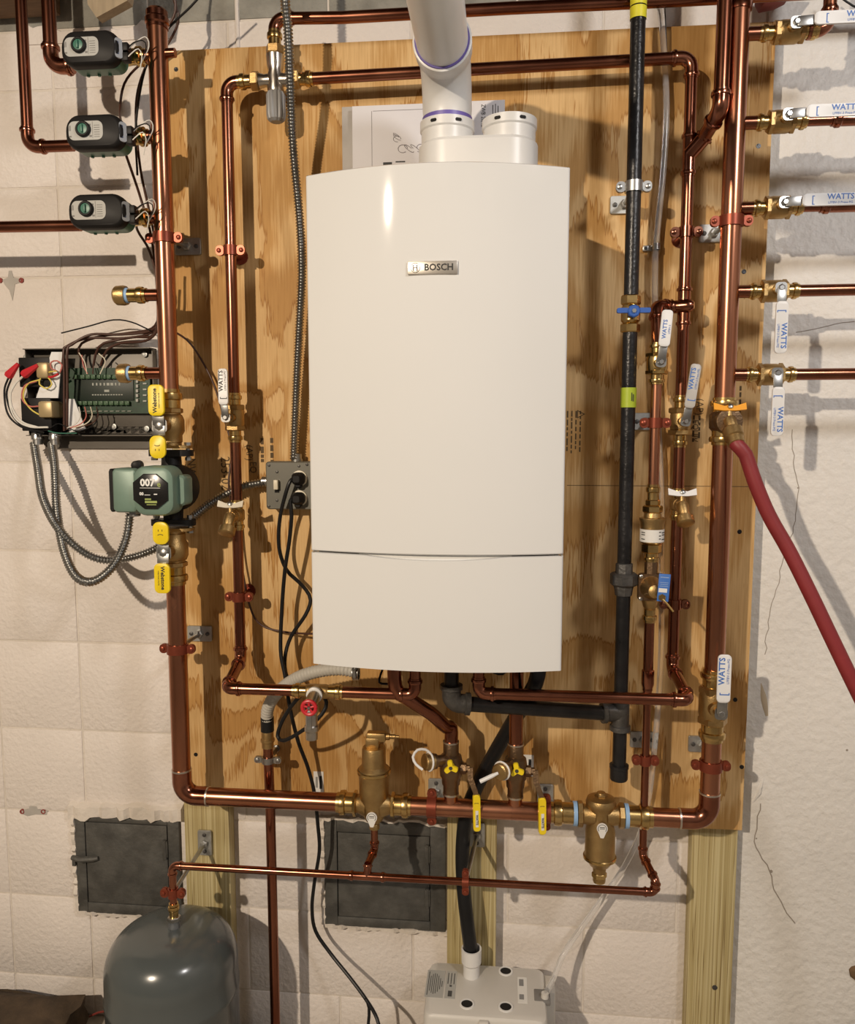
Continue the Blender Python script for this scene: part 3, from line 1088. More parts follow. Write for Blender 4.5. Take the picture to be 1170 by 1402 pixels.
# paperwork tucked behind the flue
def leaflet(name, label, x0, y0, x1, y1, d, mat=PAPER):
    a, c = W(x0, y0, d), W(x1, y1, d)
    T = thing(name, label, 'paper', frame(((a.x + c.x) / 2, -d, c.z), RIGHT, OUT), 'papers tucked behind the boiler flue')
    ww, hh = c.x - a.x, a.z - c.z
    b = MB().box((0, hh / 2, 0), (ww, hh, 0.004), 0.0006)
    b.build('sheet', mat, T)
    return T, ww, hh


T, ww, hh = leaflet('instruction_booklet', 'white booklet with a small line drawing left of the flue', 482, 146, 592, 240, 0.085)
b = MB()
b.box((-ww * 0.5 + ww * 0.245, hh * 0.52, 0.0023), (0.0008, hh * 0.8, 0.0004))
b.box((ww * 0.12, hh * 0.92, 0.0023), (ww * 0.72, 0.0008, 0.0004))
cc = Vector((ww * 0.06, hh * 0.52, 0.0024))
for i in range(3):
    b.sweep([cc + Vector((0.008 * math.cos(a + i), 0.006 * math.sin(a) + i * 0.003, 0)) for a in [k * 0.7 for k in range(8)]], 0.0005, n=5)
cc = Vector((ww * 0.34, hh * 0.38, 0.0024))
for i in range(4):
    b.sweep([cc + Vector((-0.035 + i * 0.013 + 0.010 * math.cos(a + i), 0.008 * math.sin(a), 0)) for a in [k * 0.6 for k in range(10)]], 0.0006, n=5)
b.build('line_drawing', M('pale_ink', (0.25, 0.23, 0.24), rough=0.7), T)
MB().box((-ww * 0.06, hh * 0.17, 0.0024), (ww * 0.11, 0.008, 0.0004)).box((ww * 0.1, hh * 0.2, 0.0024), (ww * 0.12, 0.0025, 0.0004)).build('print_block', INK, T)
leaflet('paper_envelope', 'grey-white sheet standing behind the booklet left of the flue', 468, 147, 560, 240, 0.070, M('grey_paper', (0.5, 0.47, 0.44), rough=0.7))
T, ww, hh = leaflet('instruction_leaflet', 'white leaflet printed ZWB standing between flue and open collar', 640, 139, 690, 240, 0.085)
mm = Matrix.Translation((0.0, hh * 0.80, 0.0023)) @ Matrix.Rotation(-math.pi / 2, 4, 'Z')
text(T, 'ZWB 28,42', mm @ Matrix.Translation((0, -ww * 0.08, 0)), 0.0125, INK, 0.0, sx=0.75)
marks(T, [(0.0, ww * 0.18, 0.04, 0.0014), (0.0, ww * 0.25, 0.044, 0.0014), (0.0, ww * 0.32, 0.036, 0.0014)], mm, INK)


# ================================================================== COPPER MAINS (large bore)
RB = 0.0196
D = 0.17
# supply riser and its horizontal leg up to the air separator
xa = -0.705
zl = W(300, 1093, D).z
zr = W(925, 1118, D).z
zmain = (zl + zr) / 2
ztop = W(208, 14, D).z
z_iso_top = W(236, 540, D).z
z_iso_bot = W(243, 790, D).z


def col(x, y, d=D):
    return W(x, y, d)


A1 = run('copper_manifold', 'thick copper header carrying three zone valves and two capped stubs', [Vector((xa, -D, z_iso_top)), Vector((xa, -D, ztop - 0.01))], RB, COPPERB, group=None)
b = MB()
zc_ = ztop - A1.location.z
b.lathe((0, 0, zc_), UP, [(-0.036, RB), (-0.036, RB * 1.10), (-0.030, RB * 1.10), (-0.027, RB * 1.22), (-0.018, RB * 1.22), (-0.015, RB * 1.10), (-0.004, RB * 1.10), (0, RB * 0.95), (0.001, RB * 0.5)], n=22)
b.build('end_cap', COPPERF, A1)
stubz = [W(203, 77, D).z, W(203, 187, D).z, W(205, 298, D).z]
capz = [W(205, 404, D).z, W(205, 511, D).z]
for z in stubz + capz:
    x1 = W(181 if z in stubz else 199, 187 if z in stubz else 450, D).x
    MB().lathe((0, 0, z - A1.location.z), (-1, 0, 0), [(0, 0.0125), (xa - x1, 0.0125)], n=16).build('stub', COPPER, A1)
    if z == stubz[0]:
        MB().lathe((RB * 0.8, 0, z - A1.location.z + 0.004), (1, 0, 0), [(0, 0.009), (0.02, 0.009)], n=14).build('stub', COPPER, A1)
for i, z in enumerate(capz):
    x0, x1 = W(201, 404 if not i else 511, D).x, W(157 if not i else 162, 404 if not i else 511, D).x
    T = thing('push_fit_cap', ['brass end cap with pale blue ring on the upper capped stub', 'brass end cap with pale blue ring in front of the circuit board'][i], 'pipe cap', frame((x0, -D, z), (-1, 0, 0), OUT), 'brass caps on the copper header')
    l = x0 - x1
    press_end(T, (0, 0, 0), (1, 0, 0), l * 0.55, 0.0128, BRASS)
    MB().lathe((l * 0.55, 0, 0), (1, 0, 0), [(0, 0.0145), (l * 0.10, 0.0165)], n=20).build('blue_ring', BLUER, T)
    MB().lathe((l * 0.63, 0, 0), (1, 0, 0), [(0, 0.019), (l * 0.08, 0.0205), (l * 0.30, 0.0195), (l * 0.36, 0.016), (l * 0.37, 0.01)], n=22).build('cap', BRASSM, T)

zA0 = W(241, 792, D).z
A2pts = [Vector((xa, -D, zA0)), Vector((xa, -D, zmain)), Vector((W(470, 1098, D).x, -D, zmain))]
A2 = run('copper_main', 'thick copper pipe dropping below the pump and turning towards the air separator', A2pts, RB, COPPERB, style='sweat', Rk=1.7)
Bx0, Bx1 = W(556, 1100, D).x, W(764, 1108, D).x
B1 = run('copper_main', 'thick copper pipe between air separator and dirt separator under the boiler', [Vector((Bx0, -D, zmain)), Vector((Bx1, -D, zmain))], RB, COPPERB)
v1x, v2x = W(617, 1090, D).x, W(705, 1095, D).x
for x in (v1x, v2x):
    MB().lathe((x - Bx0, 0, 0), UP, [(0, 0.0145), (RB + 0.014, 0.0145)], n=18).build('stub', COPPERB, B1)
xr = 0.4205
zCv = W(976, 965, D).z
zCt = W(988, 577, D).z
C1 = run('copper_main', 'thick copper pipe leaving the dirt separator and turning up at the board corner', [Vector((W(880, 1115, D).x, -D, zmain)), Vector((xr, -D, zmain)), Vector((xr, -D, zCv - 0.07))], RB, COPPERB, style='sweat', Rk=1.7)
zc1, zc0 = zCt - 0.045, zCv + 0.07
C2 = run('copper_main', 'thick copper riser between the large ball valve and the orange-handled drain', [Vector((xr, -D, zc0)), Vector((xr, -D, zc1))], RB, COPPERB)
C3 = run('copper_manifold', 'thick copper header with five branch valves beside the white plaster', [Vector((xr, -D, zCt + 0.045)), Vector((xr, -D, 2.715))], RB, COPPERB)
brz = [W(1035, y, D).z for y in (46, 168, 285, 399, 513)]
for z in brz:
    MB().lathe((0, 0, z - C3.location.z), (1, 0, 0), [(0, 0.0122), (RB + 0.022, 0.0122)], n=16).build('stub', COPPER, C3)
b = MB()
b.lathe((0, 0, W(1016, 6, D).z - C3.location.z), UP, [(-0.012, RB), (-0.012, RB * 1.15), (0, RB * 1.2), (0.004, RB * 1.08), (0.08, RB * 1.08)], n=22)
b.build('coupling', COPPERF, C3)

# ------------------------------------------------------------------ isolation valves and pump
def iso_valve(label, yc, up):
    c = Vector((xa, -D, W(237, yc, D).z))
    s = 1.52e-3
    T = thing('isolation_valve', label, 'valve', frame(c, UP if up else -UP, OUT), 'yellow-handled pump isolation valves')
    b = MB()
    b.lathe((0, 0, 0), (1, 0, 0), [(-0.036, 0.021), (-0.034, 0.024), (-0.02, 0.024), (-0.012, 0.029), (0.012, 0.029), (0.022, 0.025), (0.024, 0.022), (0.03, 0.022)], n=24)
    b.hexnut((0, 0, 0), (1, 0, 0), 0.026, 0.037, 0.027, n=8)
    b.build('valve_body', BRASSM, T)
    press_end(T, (0.076, 0, 0), (-1, 0, 0), 0.042, RB, BRASS)
    b = MB()
    b.loft(rrect(0.088, 0.045, 0.02), [(0, 0), (0.006, 0)], frame((-0.047, 0, 0), (0, 1, 0), (1, 0, 0)))
    b.lathe((-0.042, 0, 0), (1, 0, 0), [(0, 0.022), (0.008, 0.022)], n=20)
    b.build('flange', BRASSM, T)
    b = MB()
    b.lathe((0, 0, 0), (0, 0, 1), [(0.02, 0.014), (0.045, 0.012), (0.047, 0.009), (0.055, 0.009)], n=16)
    b.build('stem', BRASSM, T)
    lever(T, (0.0, 0, 0.052), 0, 0.082, 0.033, 0.020, YELLOW, [('Webstone', 0.0115, 0.050, 0.002, INK, 0.03), ('WEBSTONE VALVES', 0.0035, 0.050, -0.007, INK, 0.0)], both=0.046, thick=0.006)
    return T


iso_valve('yellow-handled isolation valve above the green pump, long grip pointing up', 583, True)
iso_valve('yellow-handled isolation valve below the green pump, long grip pointing down', 752, False)

pz = W(240, 668, D).z
pump = thing('circulator_pump', 'green and black circulator pump with a round display on the copper header', 'pump', frame((xa, -D, pz), RIGHT, OUT))
ft = W(240, 616, D).z - pz
fb = W(240, 719, D).z - pz
b = MB()
b.lathe((0, 0, 0), (0, 1, 0), [(fb + 0.012, 0.020), (fb + 0.03, 0.021), (-0.03, 0.026), (0.03, 0.026), (ft - 0.03, 0.021), (ft - 0.012, 0.020)], n=20)
for z0 in (fb, ft - 0.013):
    b.loft(rrect(0.094, 0.046, 0.021), [(0, 0), (0.013, 0)], frame((0, z0, 0), RIGHT, (0, 1, 0)))
b.lathe((0, 0, -0.035), (0, 0, 1), [(0, 0.030), (0.01, 0.050), (0.05, 0.052), (0.06, 0.048), (0.08, 0.048)], n=28)
b.build('volute', BLACKP, pump)
for sx in (-1, 1):
    for y0, sg in ((ft, 1), (fb, -1)):
        MB().lathe((sx * 0.037, y0 - sg * 0.022, 0), (0, sg, 0), [(0, 0.007), (0.007, 0.007), (0.007, 0.0045), (0.030, 0.0045), (0.030, 0.008), (0.038, 0.008)], n=6).build('flange_bolt', STEEL, pump)
# motor housing stands straight out towards the room
b = MB()
oc = [(0.034 * math.cos(a) * 1.0 , 0.047 * math.sin(a)) for a in [math.radians(22.5 + 45 * i) for i in range(8)]]
mo = rrect(0.086, 0.100, 0.025)
b.loft(mo, [(0.035, 0.008), (0.045, 0), (0.085, 0), (0.092, 0.003), (0.096, 0.010)])
b.build('motor_housing', GREEN, pump)
MB().loft(rrect(0.030, 0.062, 0.009, cx=0.042), [(0.03, 0.002), (0.035, 0), (0.066, 0), (0.071, 0.004)]).build('side_lug', GREEN, pump)
cb = MB()
cb.loft(rrect(0.052, 0.090, 0.008, cx=-0.064), [(0.03, 0.003), (0.034, 0), (0.078, 0), (0.084, 0.003), (0.086, 0.007)])
cb.build('control_box', GREEN, pump)
MB().loft(rrect(0.010, 0.088, 0.004, cx=-0.093), [(0.028, 0.002), (0.03, 0), (0.078, 0), (0.081, 0.003)]).build('end_cover', BLACKP, pump)
MB().lathe((-0.05, 0.05, 0.05), (0.25, 0, 1), [(-0.01, 0.010), (0.02, 0.010), (0.022, 0.007)], n=16).build('conduit_plug', BLACKP, pump)
dm = MB()
dm.loft([(x * 1.02, y * 0.80) for x, y in rrect(0.070, 0.088, 0.022, seg=1, cx=-0.003)], [(0.0955, 0.0), (0.099, 0.0), (0.100, 0.002)])
disp = dm.build('display', M('display_black', (0.012, 0.011, 0.011), rough=0.25), pump)
LW = M('print_white', (0.80, 0.80, 0.78), rough=0.5, var=0.0)
LG = M('print_green', (0.30, 0.36, 0.10), rough=0.5, var=0.0)
tz = 0.1002
text(disp, '007', Matrix.Translation((-0.008, 0.017, tz)), 0.020, LW, 0.035)
text(disp, 'e', Matrix.Translation((0.0155, 0.0145, tz)), 0.016, LG, 0.02)
text(disp, '00', Matrix.Translation((-0.021, -0.005, tz)), 0.0085, LW, 0.03)
marks(disp, [(-0.003, 0.007, 0.042, 0.0008), (-0.009, -0.007, 0.012, 0.001), (0.008, -0.0055, 0.007, 0.002)], Matrix.Translation((0, 0, tz)), LW)
marks(disp, [(-0.008, -0.0155, 0.013, 0.003), (-0.002, -0.021, 0.025, 0.0045), (-0.001, -0.0265, 0.02, 0.0016)], Matrix.Translation((0, 0, tz)), LG)
MB().hexnut((-0.058, -0.045, 0.055), (0, -1, 0), 0, 0.006, 0.013).hexnut((-0.058, -0.051, 0.055), (0, -1, 0), 0, 0.004, 0.011, n=12).build('conduit_nut', STEEL, pump)

# ------------------------------------------------------------------ air separator, dirt separator
cxs = W(512, 1100, D).x
sep = thing('air_separator', 'tall brass air separator with a bent top vent in the copper main', 'air separator', frame((cxs, -D, zmain), RIGHT, OUT))
s = mpp(512, 1080, D) * 1.03
prof = [(-27, 6), (-22, 11), (-10, 17), (4, 19.2), (34, 20), (40, 20.5), (44, 21.5), (50, 20.5), (54, 16), (76, 15.5), (79, 14.5), (80, 8)]
MB().lathe((0, 0, 0), (0, 1, 0), [(t * s, r * s) for t, r in prof], n=32).build('separator_body', BRASSM, sep)
MB().lathe((0, 0, 0), (0, 1, 0), [(43 * s, 21.6 * s), (44 * s, 22.4 * s), (47.5 * s, 22.4 * s), (48.5 * s, 21.4 * s)], n=32, cap=False).build('seam_ring', BRASS, sep)
for k in (-1, 1):
    MB().lathe((0, 0, 0), (k, 0, 0), [(10 * s, 17 * s), (16 * s, 15 * s), (22 * s, 12 * s), (24 * s, 12 * s)], n=24).build('side_port', BRASSM, sep)
    MB().hexnut((0, 0, 0), (k, 0, 0), 23 * s, 28 * s, 17 * s, n=8).build('union_nut', BRASS, sep)
    press_end(sep, (k * 50 * s, 0, 0), (-k, 0, 0), 23 * s, RB, BRASS)
vc = MB()
vc.box((-1 * s, 86 * s, 0), (18 * s, 15 * s, 15 * s), 2 * s)
vc.box((4 * s, 94 * s, 0), (26 * s, 12 * s, 14 * s), 2.5 * s)
vc.lathe((16 * s, 94 * s, 0), (1, 0, 0), [(0, 4.8 * s), (5 * s, 4.8 * s), (6 * s, 3.2 * s), (13 * s, 3.2 * s), (13 * s, 2 * s), (18 * s, 2 * s)], n=14)
vc.build('vent_cap', BRASSM, sep)


def drop_mark(T, y, z, s):
    dr = [(7.0 * math.cos(a), 7.0 * math.sin(a)) for a in [math.radians(-40 + 260 * i / 14) for i in range(15)]]
    dr = dr + [(-2.0, -13), (2.0, -13)]
    em = MB().loft([(x * s, yy * s + y) for x, yy in dr], [(z - 0.002, 0), (z + 0.0012, 0)]).build('drop_emblem', LABELW, T)
    MB().sweep([(5.4 * s * math.cos(a), y + 5.4 * s * math.sin(a), z + 0.0014) for a in [math.radians(-40 + 260 * i / 14) for i in range(15)]], 0.0006, n=5).build('emblem_outline', IRONG, em)
    marks(em, [(0, y + 1.5 * s, 6.5 * s, 1.1 * s), (0, y - 0.5 * s, 6.5 * s, 0.5 * s)], Matrix.Translation((0, 0, z + 0.0013)), IRONG)


drop_mark(sep, -9 * s, 19.6 * s, s)
MB().lathe((0, 0, 0), (0, -1, 0), [(26 * s, 5.5 * s), (28 * s, 7 * s), (34 * s, 7 * s)], n=8).build('drain_nut', BRASSM, sep)

cxd = W(822, 1112, D).x
ds = thing('dirt_separator', 'brass dirt separator hanging in the copper main beside the corner post', 'dirt separator', frame((cxd, -D, zmain), RIGHT, OUT))
s = mpp(822, 1120, D) * 1.03
prof = [(-94, 5), (-92, 8.5), (-80, 8.5), (-72, 9), (-70, 13), (-62, 18), (-58, 21), (-54, 20), (-22, 19.5), (-6, 16), (6, 15.5), (14, 19.5), (18, 20), (23, 18), (26, 12)]
MB().lathe((0, 0, 0), (0, 1, 0), [(t * s, r * s) for t, r in prof], n=32).build('separator_body', BRASSM, ds)
MB().lathe((0, 0, 0), (0, 1, 0), [(-60.5 * s, 21 * s), (-60 * s, 22 * s), (-57 * s, 22 * s), (-56 * s, 21 * s)], n=32, cap=False).build('seam_ring', BRASS, ds)
MB().hexnut((0, 24 * s, 0), (0, 1, 0), 0, 5 * s, 8.5 * s).lathe((0, 29 * s, 0), (0, 1, 0), [(0, 6 * s), (2 * s, 5.5 * s), (2.2 * s, 3 * s)], n=14).build('top_plug', BRASSM, ds)
MB().hexnut((0, -80 * s, 0), (0, -1, 0), 0, 8 * s, 10 * s).lathe((0, -88 * s, 0), (0, -1, 0), [(0, 8 * s), (6 * s, 8 * s), (7 * s, 5 * s)], n=16).build('drain_cock', BRASS, ds)
for k in (-1, 1):
    MB().lathe((0, 0, 0), (k, 0, 0), [(8 * s, 15 * s), (20 * s, 13 * s), (24 * s, 13 * s)], n=24).build('side_port', BRASSM, ds)
    MB().hexnut((0, 0, 0), (k, 0, 0), 23 * s, 31 * s, 17 * s, n=8).build('union_nut', BRASSM, ds)
    MB().lathe((0, 0, 0), (k, 0, 0), [(31 * s, 16 * s), (36 * s, 16 * s)], n=24).build('blue_ring', BLUER, ds)
    press_end(ds, (k * 67 * s, 0, 0), (-k, 0, 0), 31 * s, RB, BRASS)
drop_mark(ds, -9 * s, 20.0 * s, s * 1.0)

# ------------------------------------------------------------------ purge valves under the boiler
def purge(label, x, ztop_, cap_dir, loop):
    z0 = zmain + RB + 0.012
    L = ztop_ - z0
    T = thing('purge_valve', label, 'valve', frame((x, -D, z0), RIGHT, OUT), 'yellow-levered purge valves under the boiler')
    b = MB()
    b.lathe((0, 0, 0), (0, 1, 0), [(0, 0.0165), (0.018, 0.0165), (0.022, 0.019), (0.036, 0.020), (0.040, 0.023), (0.070, 0.0245), (0.084, 0.022), (0.088, 0.0165), (L - 0.003, 0.0165), (L, 0.015)], n=22)
    b.build('valve_body', BRONZE, T)
    MB().lathe((0, L - 0.002, 0), (0, 1, 0), [(0, 0.0172), (0.003, 0.0172), (0.003, 0.014)], n=20).build('solder_ring', SOLDER, T)
    MB().lathe((0, 0.0, 0), (0, 1, 0), [(-0.002, 0.0172), (0.002, 0.0172)], n=20).build('solder_ring', SOLDER, T)
    # drain port
    d = Vector(cap_dir).normalized()
    o = Vector((0, 0.074, 0))
    MB().lathe(o, d, [(0, 0.013), (0.035, 0.012), (0.037, 0.016), (0.044, 0.016)], n=18).build('drain_port', BRONZE, T)
    cp = MB()
    cp.lathe(o, d, [(0.044, 0.0175), (0.062, 0.0175), (0.064, 0.015)], n=14)
    cap_ = cp.build('drain_cap', BRASSM, T)
    lp = MB()
    pc_ = o + d * 0.052
    uu = d.cross(Vector((0, 1, 0))).normalized()
    vv = uu.cross(d)
    lp.sweep([pc_ + (uu * math.cos(a) + vv * math.sin(a)) * 0.0182 for a in [2 * math.pi * i / 18 for i in range(19)]], 0.0022, n=6, cap=False)
    if loop:
        e = o + d * 0.066
        lp.sweep(spline([pc_ + vv * 0.018, pc_ + Vector((-0.008, 0.026, 0.0)), pc_ + Vector((-0.024, 0.027, 0.006)), pc_ + Vector((-0.033, 0.014, 0.012)), pc_ + Vector((-0.026, 0.0, 0.016)), pc_ + Vector((-0.012, -0.010, 0.018))], 0.006), 0.0028, n=8)
    else:
        lp.sweep([o + d * 0.066, o + d * 0.070 + Vector((-0.012, -0.006, 0)), o + d * 0.070 + Vector((-0.034, -0.018, 0))], [0.003, 0.0045, 0.0045], n=8)
    lp.build('cap_strap', VINYLW, cap_)
    # yellow wing knob facing the room
    k = MB()
    mk = Matrix.Translation((0.002, 0.072, 0.024))
    k.lathe((0, 0, 0), (0, 0, 1), [(0, 0.007), (0.012, 0.007), (0.013, 0.005)], n=14, m=mk)
    for a in (100, 220, 340):
        a = math.radians(a)
        k.loft(rrect(0.014, 0.011, 0.004, cx=0.0085), [(0.004, 0.001), (0.006, 0), (0.012, 0), (0.014, 0.001)], mk @ Matrix.Rotation(a, 4, 'Z'))
    kb = k.build('yellow_knob', YELLOW, T)
    MB().lathe((0.002, 0.072, 0.037), (0, 0, 1), [(-0.001, 0.0045), (0.002, 0.004)], n=6).build('screw', IRONG, kb)
    # lever on its side stem
    st = MB()
    st.lathe((0.02, 0.058, 0.004), (1, 0, 0), [(0, 0.012), (0.012, 0.012), (0.013, 0.008), (0.02, 0.008)], n=6)
    st.build('stem', BRONZE, T)
    lv = MB()
    path = [Vector((0.041, 0.062, 0.006)), Vector((0.042, 0.040, 0.012)), Vector((0.053, 0.014, 0.02)), Vector((0.056, 0.002, 0.022))]
    lv.sweep(path, [0.008, 0.008, 0.007, 0.007], n=4, ref=(0, 0, 1), sx=0.75, rot=math.pi / 4)
    lo = lv.build('lever', BRONZE, T)
    g = MB()
    gm = frame((0.055, 0.006, 0.022), Vector((0.02, -1, 0.0)), (0.15, 0, 1))
    g.loft(rrect(0.080, 0.0155, 0.0065, cx=0.035), [(-0.006, 0.002), (-0.004, 0), (0.004, 0), (0.006, 0.002)], gm)
    gr = g.build('grip', YELLOW, lo)
    MB().box((0.046, 0, 0.0062), (0.036, 0.006, 0.0006), m=gm).build('print_panel', LABELW, gr)
    text(gr, 'WATTS', gm @ Matrix.Translation((0.048, 0, 0.0067)), 0.0065, INK, 0.03)
    text(gr, '[', gm @ Matrix.Translation((0.012, 0, 0.0063)), 0.009, INK, 0.0)
    return T


pv1t, pv2t = W(617, 1015, D).z, W(705, 1018, D).z
purge('dark brass purge valve with yellow knob under the boiler, white strap looped over its cap', v1x, pv1t, (-0.85, 0.12, 0.55), True)
purge('dark brass purge valve with yellow knob nearest the dirt separator, its strap hanging straight', v2x, pv2t, (-0.55, 0.0, 0.85), False)

# pipes from the boiler to the purge valves
r1 = 0.0144
bz = zB + 0.01
pp = [Vector((W(540, 920, .25).x, -0.25, bz)), W(541, 940, .25), W(556, 955, .245), W(590, 977, .21), W(610, 995, .18), Vector((v1x, -D, pv1t + 0.03)), Vector((v1x, -D, pv1t - 0.01))]
o_ = MB().sweep([p - pp[0] for p in spline(pp, 0.012)], r1, n=18).build('copper_pipe', COPPER)
o_.location = pp[0]
tag(o_, 'bent copper pipe sloping from the boiler underside to the first purge valve', 'pipe')
pp = [Vector((v2x, -D, bz)), Vector((v2x, -D, pv2t - 0.01))]
run('copper_pipe', 'straight copper pipe from the boiler underside to the second purge valve', pp, r1, COPPER)

# ------------------------------------------------------------------ small-bore pipework
R3 = 0.0116
# mixing valve group at the top
dm_ = 0.12
zmix = W(377, 112, dm_).z
xmix = W(377, 112, dm_).x
mv = thing('mixing_valve', 'nickel mixing valve with a ribbed grey knob at the board top', 'valve', frame((xmix, -dm_, zmix), RIGHT, OUT))
s = mpp(377, 112, dm_)
b = MB()
b.lathe((0, 0, 0), (0, 1, 0), [(-14 * s, 10.5 * s), (-10 * s, 11.5 * s), (-4 * s, 10.5 * s), (4 * s, 12 * s), (14 * s, 9.5 * s), (20 * s, 11.5 * s), (34 * s, 12.5 * s), (35 * s, 10 * s)], n=22)
b.lathe((0, 2 * s, 0), (1, 0, 0), [(-24 * s, 8 * s), (-22 * s, 10 * s), (-15 * s, 8 * s), (0, 10 * s), (15 * s, 8 * s), (22 * s, 10 * s), (24 * s, 8 * s)], n=20)
b.build('valve_body', NICKEL, mv)
k = MB()
n_ = 36
rr = [(12.2 + (0.9 if (i % 3) else -0.5)) * s for i in range(n_)]
vs, fs = [], []
lv_ = [(-14, 0.86), (-18, 1.0), (-44, 1.0), (-50, 0.9), (-53, 0.6)]
for t, f in lv_:
    for i in range(n_):
        a = 2 * math.pi * i / n_
        vs.append((rr[i] * f * math.cos(a), t * s, rr[i] * f * math.sin(a)))
for i in range(len(lv_) - 1):
    for j in range(n_):
        fs.append((i * n_ + j, i * n_ + (j + 1) % n_, (i + 1) * n_ + (j + 1) % n_, (i + 1) * n_ + j))
fs += [tuple(range(n_)), tuple((len(lv_) - 1) * n_ + j for j in range(n_))]
k.add(vs, fs)
k.build('knob', M('grey_knob_plastic', (0.30, 0.30, 0.30), rough=0.45), mv)
for dx_ in (-1, 1):
    MB().hexnut((0, 2 * s, 0), (dx_, 0, 0), 23 * s, 34 * s, 13 * s).build('union_nut', BRASSM, mv)
    press_end(mv, (dx_ * 53 * s, 2 * s, 0), (-dx_, 0, 0), 20 * s, R3, BRASS)
MB().hexnut((0, 0, 0), (0, 1, 0), 35 * s, 47 * s, 12.5 * s).build('union_nut', BRASSM, mv)
press_end(mv, (0, 66 * s, 0), (0, -1, 0), 20 * s, R3, BRASS)
marks(mv, [(-3 * s, 30 * s, 4 * s, 2 * s), (2 * s, 27 * s, 6 * s, 2 * s), (3 * s, 22 * s, 4 * s, 2 * s)], Matrix.Translation((0, 0, 11.2 * s)), IRONG)

xD = W(320, 520, dm_).x
zDv = W(322, 572, dm_).z
zDd = W(326, 705, dm_).z
zD2 = zmix + 2 * s
run('copper_pipe', 'copper pipe from the mixing valve down the board behind the steel conduit', [Vector((xmix - 44 * s, -dm_, zD2)), Vector((xD, -dm_, zD2)), Vector((xD, -dm_, zDv + 0.045))], R3)
run('copper_pipe', 'short copper length between the white-levered valve and its drain left of the box', [Vector((xD, -dm_, zDv - 0.045)), Vector((xD, -dm_, zDd + 0.03))], R3)
dq = 0.25
pb0 = W(331, 903, dm_)
zq = W(330, 943, dq).z
run('copper_pipe', 'copper pipe below the left drain stepping forward to the brass boiler drain', [Vector((xD, -dm_, zDd - 0.03)), Vector((xD, -dm_, pb0.z)), Vector((W(310, 938, dq).x, -dq, zq)), Vector((W(405, 943, dq).x, -dq, zq))], R3, Rk=1.4)
xb1 = W(568, 943, dq).x
run('copper_pipe', 'copper pipe from the brass boiler drain up into the boiler underside', [Vector((W(465, 944, dq).x, -dq, zq)), Vector((xb1, -dq, zq)), Vector((xb1 + 0.0, -dq, zB + 0.01))], R3, Rk=1.4)
# up from the mixing valve and along under the joists
dI = 0.15
p1 = W(402, 24, dm_)
run('copper_pipe', 'copper pipe rising from the mixing valve and running along above the board', [Vector((xmix, -dm_, zmix + 60 * s)), Vector((xmix, -dm_, p1.z)), W(470, 24, dm_), W(700, 11, dm_), W(880, 3, dm_), W(1100, -9, dm_), W(1420, -25, dm_)], R3)
# right-hand hot line E
xE = W(927, 700, dm_).x
zE = W(800, 85, dm_).z
zEv, zEd = W(930, 577, dm_).z, W(927, 690, dm_).z
zEt, zEt2 = W(938, 212, dm_).z, W(935, 420, dm_).z
E1 = run('copper_pipe', 'copper pipe from the mixing valve across behind the flue then down beside the gas pipe', [Vector((xmix + 44 * s, -dm_, zD2)), Vector((W(650, 95, dm_).x, -dm_, (zD2 * 0.5 + zE * 0.5))), Vector((xE, -dm_, zE)), Vector((xE, -dm_, zEv + 0.045))], R3)
tee_part(E1, Vector((xE, -dm_, zEt)) - E1.location, UP, Vector((0.55, -0.35, 0.6)).normalized(), R3, 0.0136, COPPERF, 0.042, 0.046)
tee_part(E1, Vector((xE, -dm_, zEt2)) - E1.location, UP, Vector((-1, -0.0, 0)), R3, R3, COPPERF, 0.040, 0.028)
MB().lathe(Vector((xE + 0.004, -dm_ - 0.012, zEt2)) - E1.location, (1, -0.4, 0), [(-0.02, 0.0125), (0.0, 0.0135), (0.008, 0.012), (0.013, 0.007)], n=16).build('stub_end', COPPERF, E1)
run('copper_pipe', 'short copper length between the grey-levered valve and the white-winged drain', [Vector((xE, -dm_, zEv - 0.045)), Vector((xE, -dm_, zEd + 0.03))], R3)
zq2 = W(800, 954, dq).z
xb2 = W(655, 945, dq).x
run('copper_pipe', 'copper pipe from the white-winged drain stepping forward and back under the boiler', [Vector((xE, -dm_, zEd - 0.03)), Vector((xE, -dm_, W(930, 915, dm_).z)), Vector((W(943, 957, dq).x, -dq, zq2)), Vector((xb2, -dq, zq2)), Vector((xb2, -dq, zB + 0.01))], R3, Rk=1.4)
# H: copper dropping from above and joining E at the tee
dH = 0.19
hx = W(984, 150, dH)
run('copper_pipe', 'copper pipe dropping from above and slanting into the tee beside the header', [ceil_end(994, -30, dH), Vector((W(994, -30, dH).x - 0.002, -dH, hx.z)), Vector((xE, -dm_, zEt)) + Vector((0.55, -0.35, 0.6)).normalized() * 0.036], 0.0138, Rk=1.8)

# ball valves on the two hot lines
ball_valve('brass ball valve with white lever left of the steel conduit', Vector((xD, -dm_, zDv)), UP, OUT, R3, 0.105, 'press ball valves on the boiler pipes', dict(a=0, l=0.100, w=0.0205, s=0.026, m=VINYLW, t=watts(0.026, 0.10, 0.0205, INK), dy=0.004), bmat=BRASSM, piv=0.044)
ball_valve('brown brass ball valve with greyish lever between gas pipe and header', Vector((xE, -dm_, zEv)), UP, OUT, R3, 0.105, 'press ball valves on the boiler pipes', dict(a=-0.13, l=0.112, w=0.0205, s=0.026, m=M('grey_vinyl', (0.50, 0.48, 0.45), rough=0.4), t=watts(0.026, 0.112, 0.0205), dy=-0.002), bmat=BRASSM, piv=0.04, hexk=1.85)


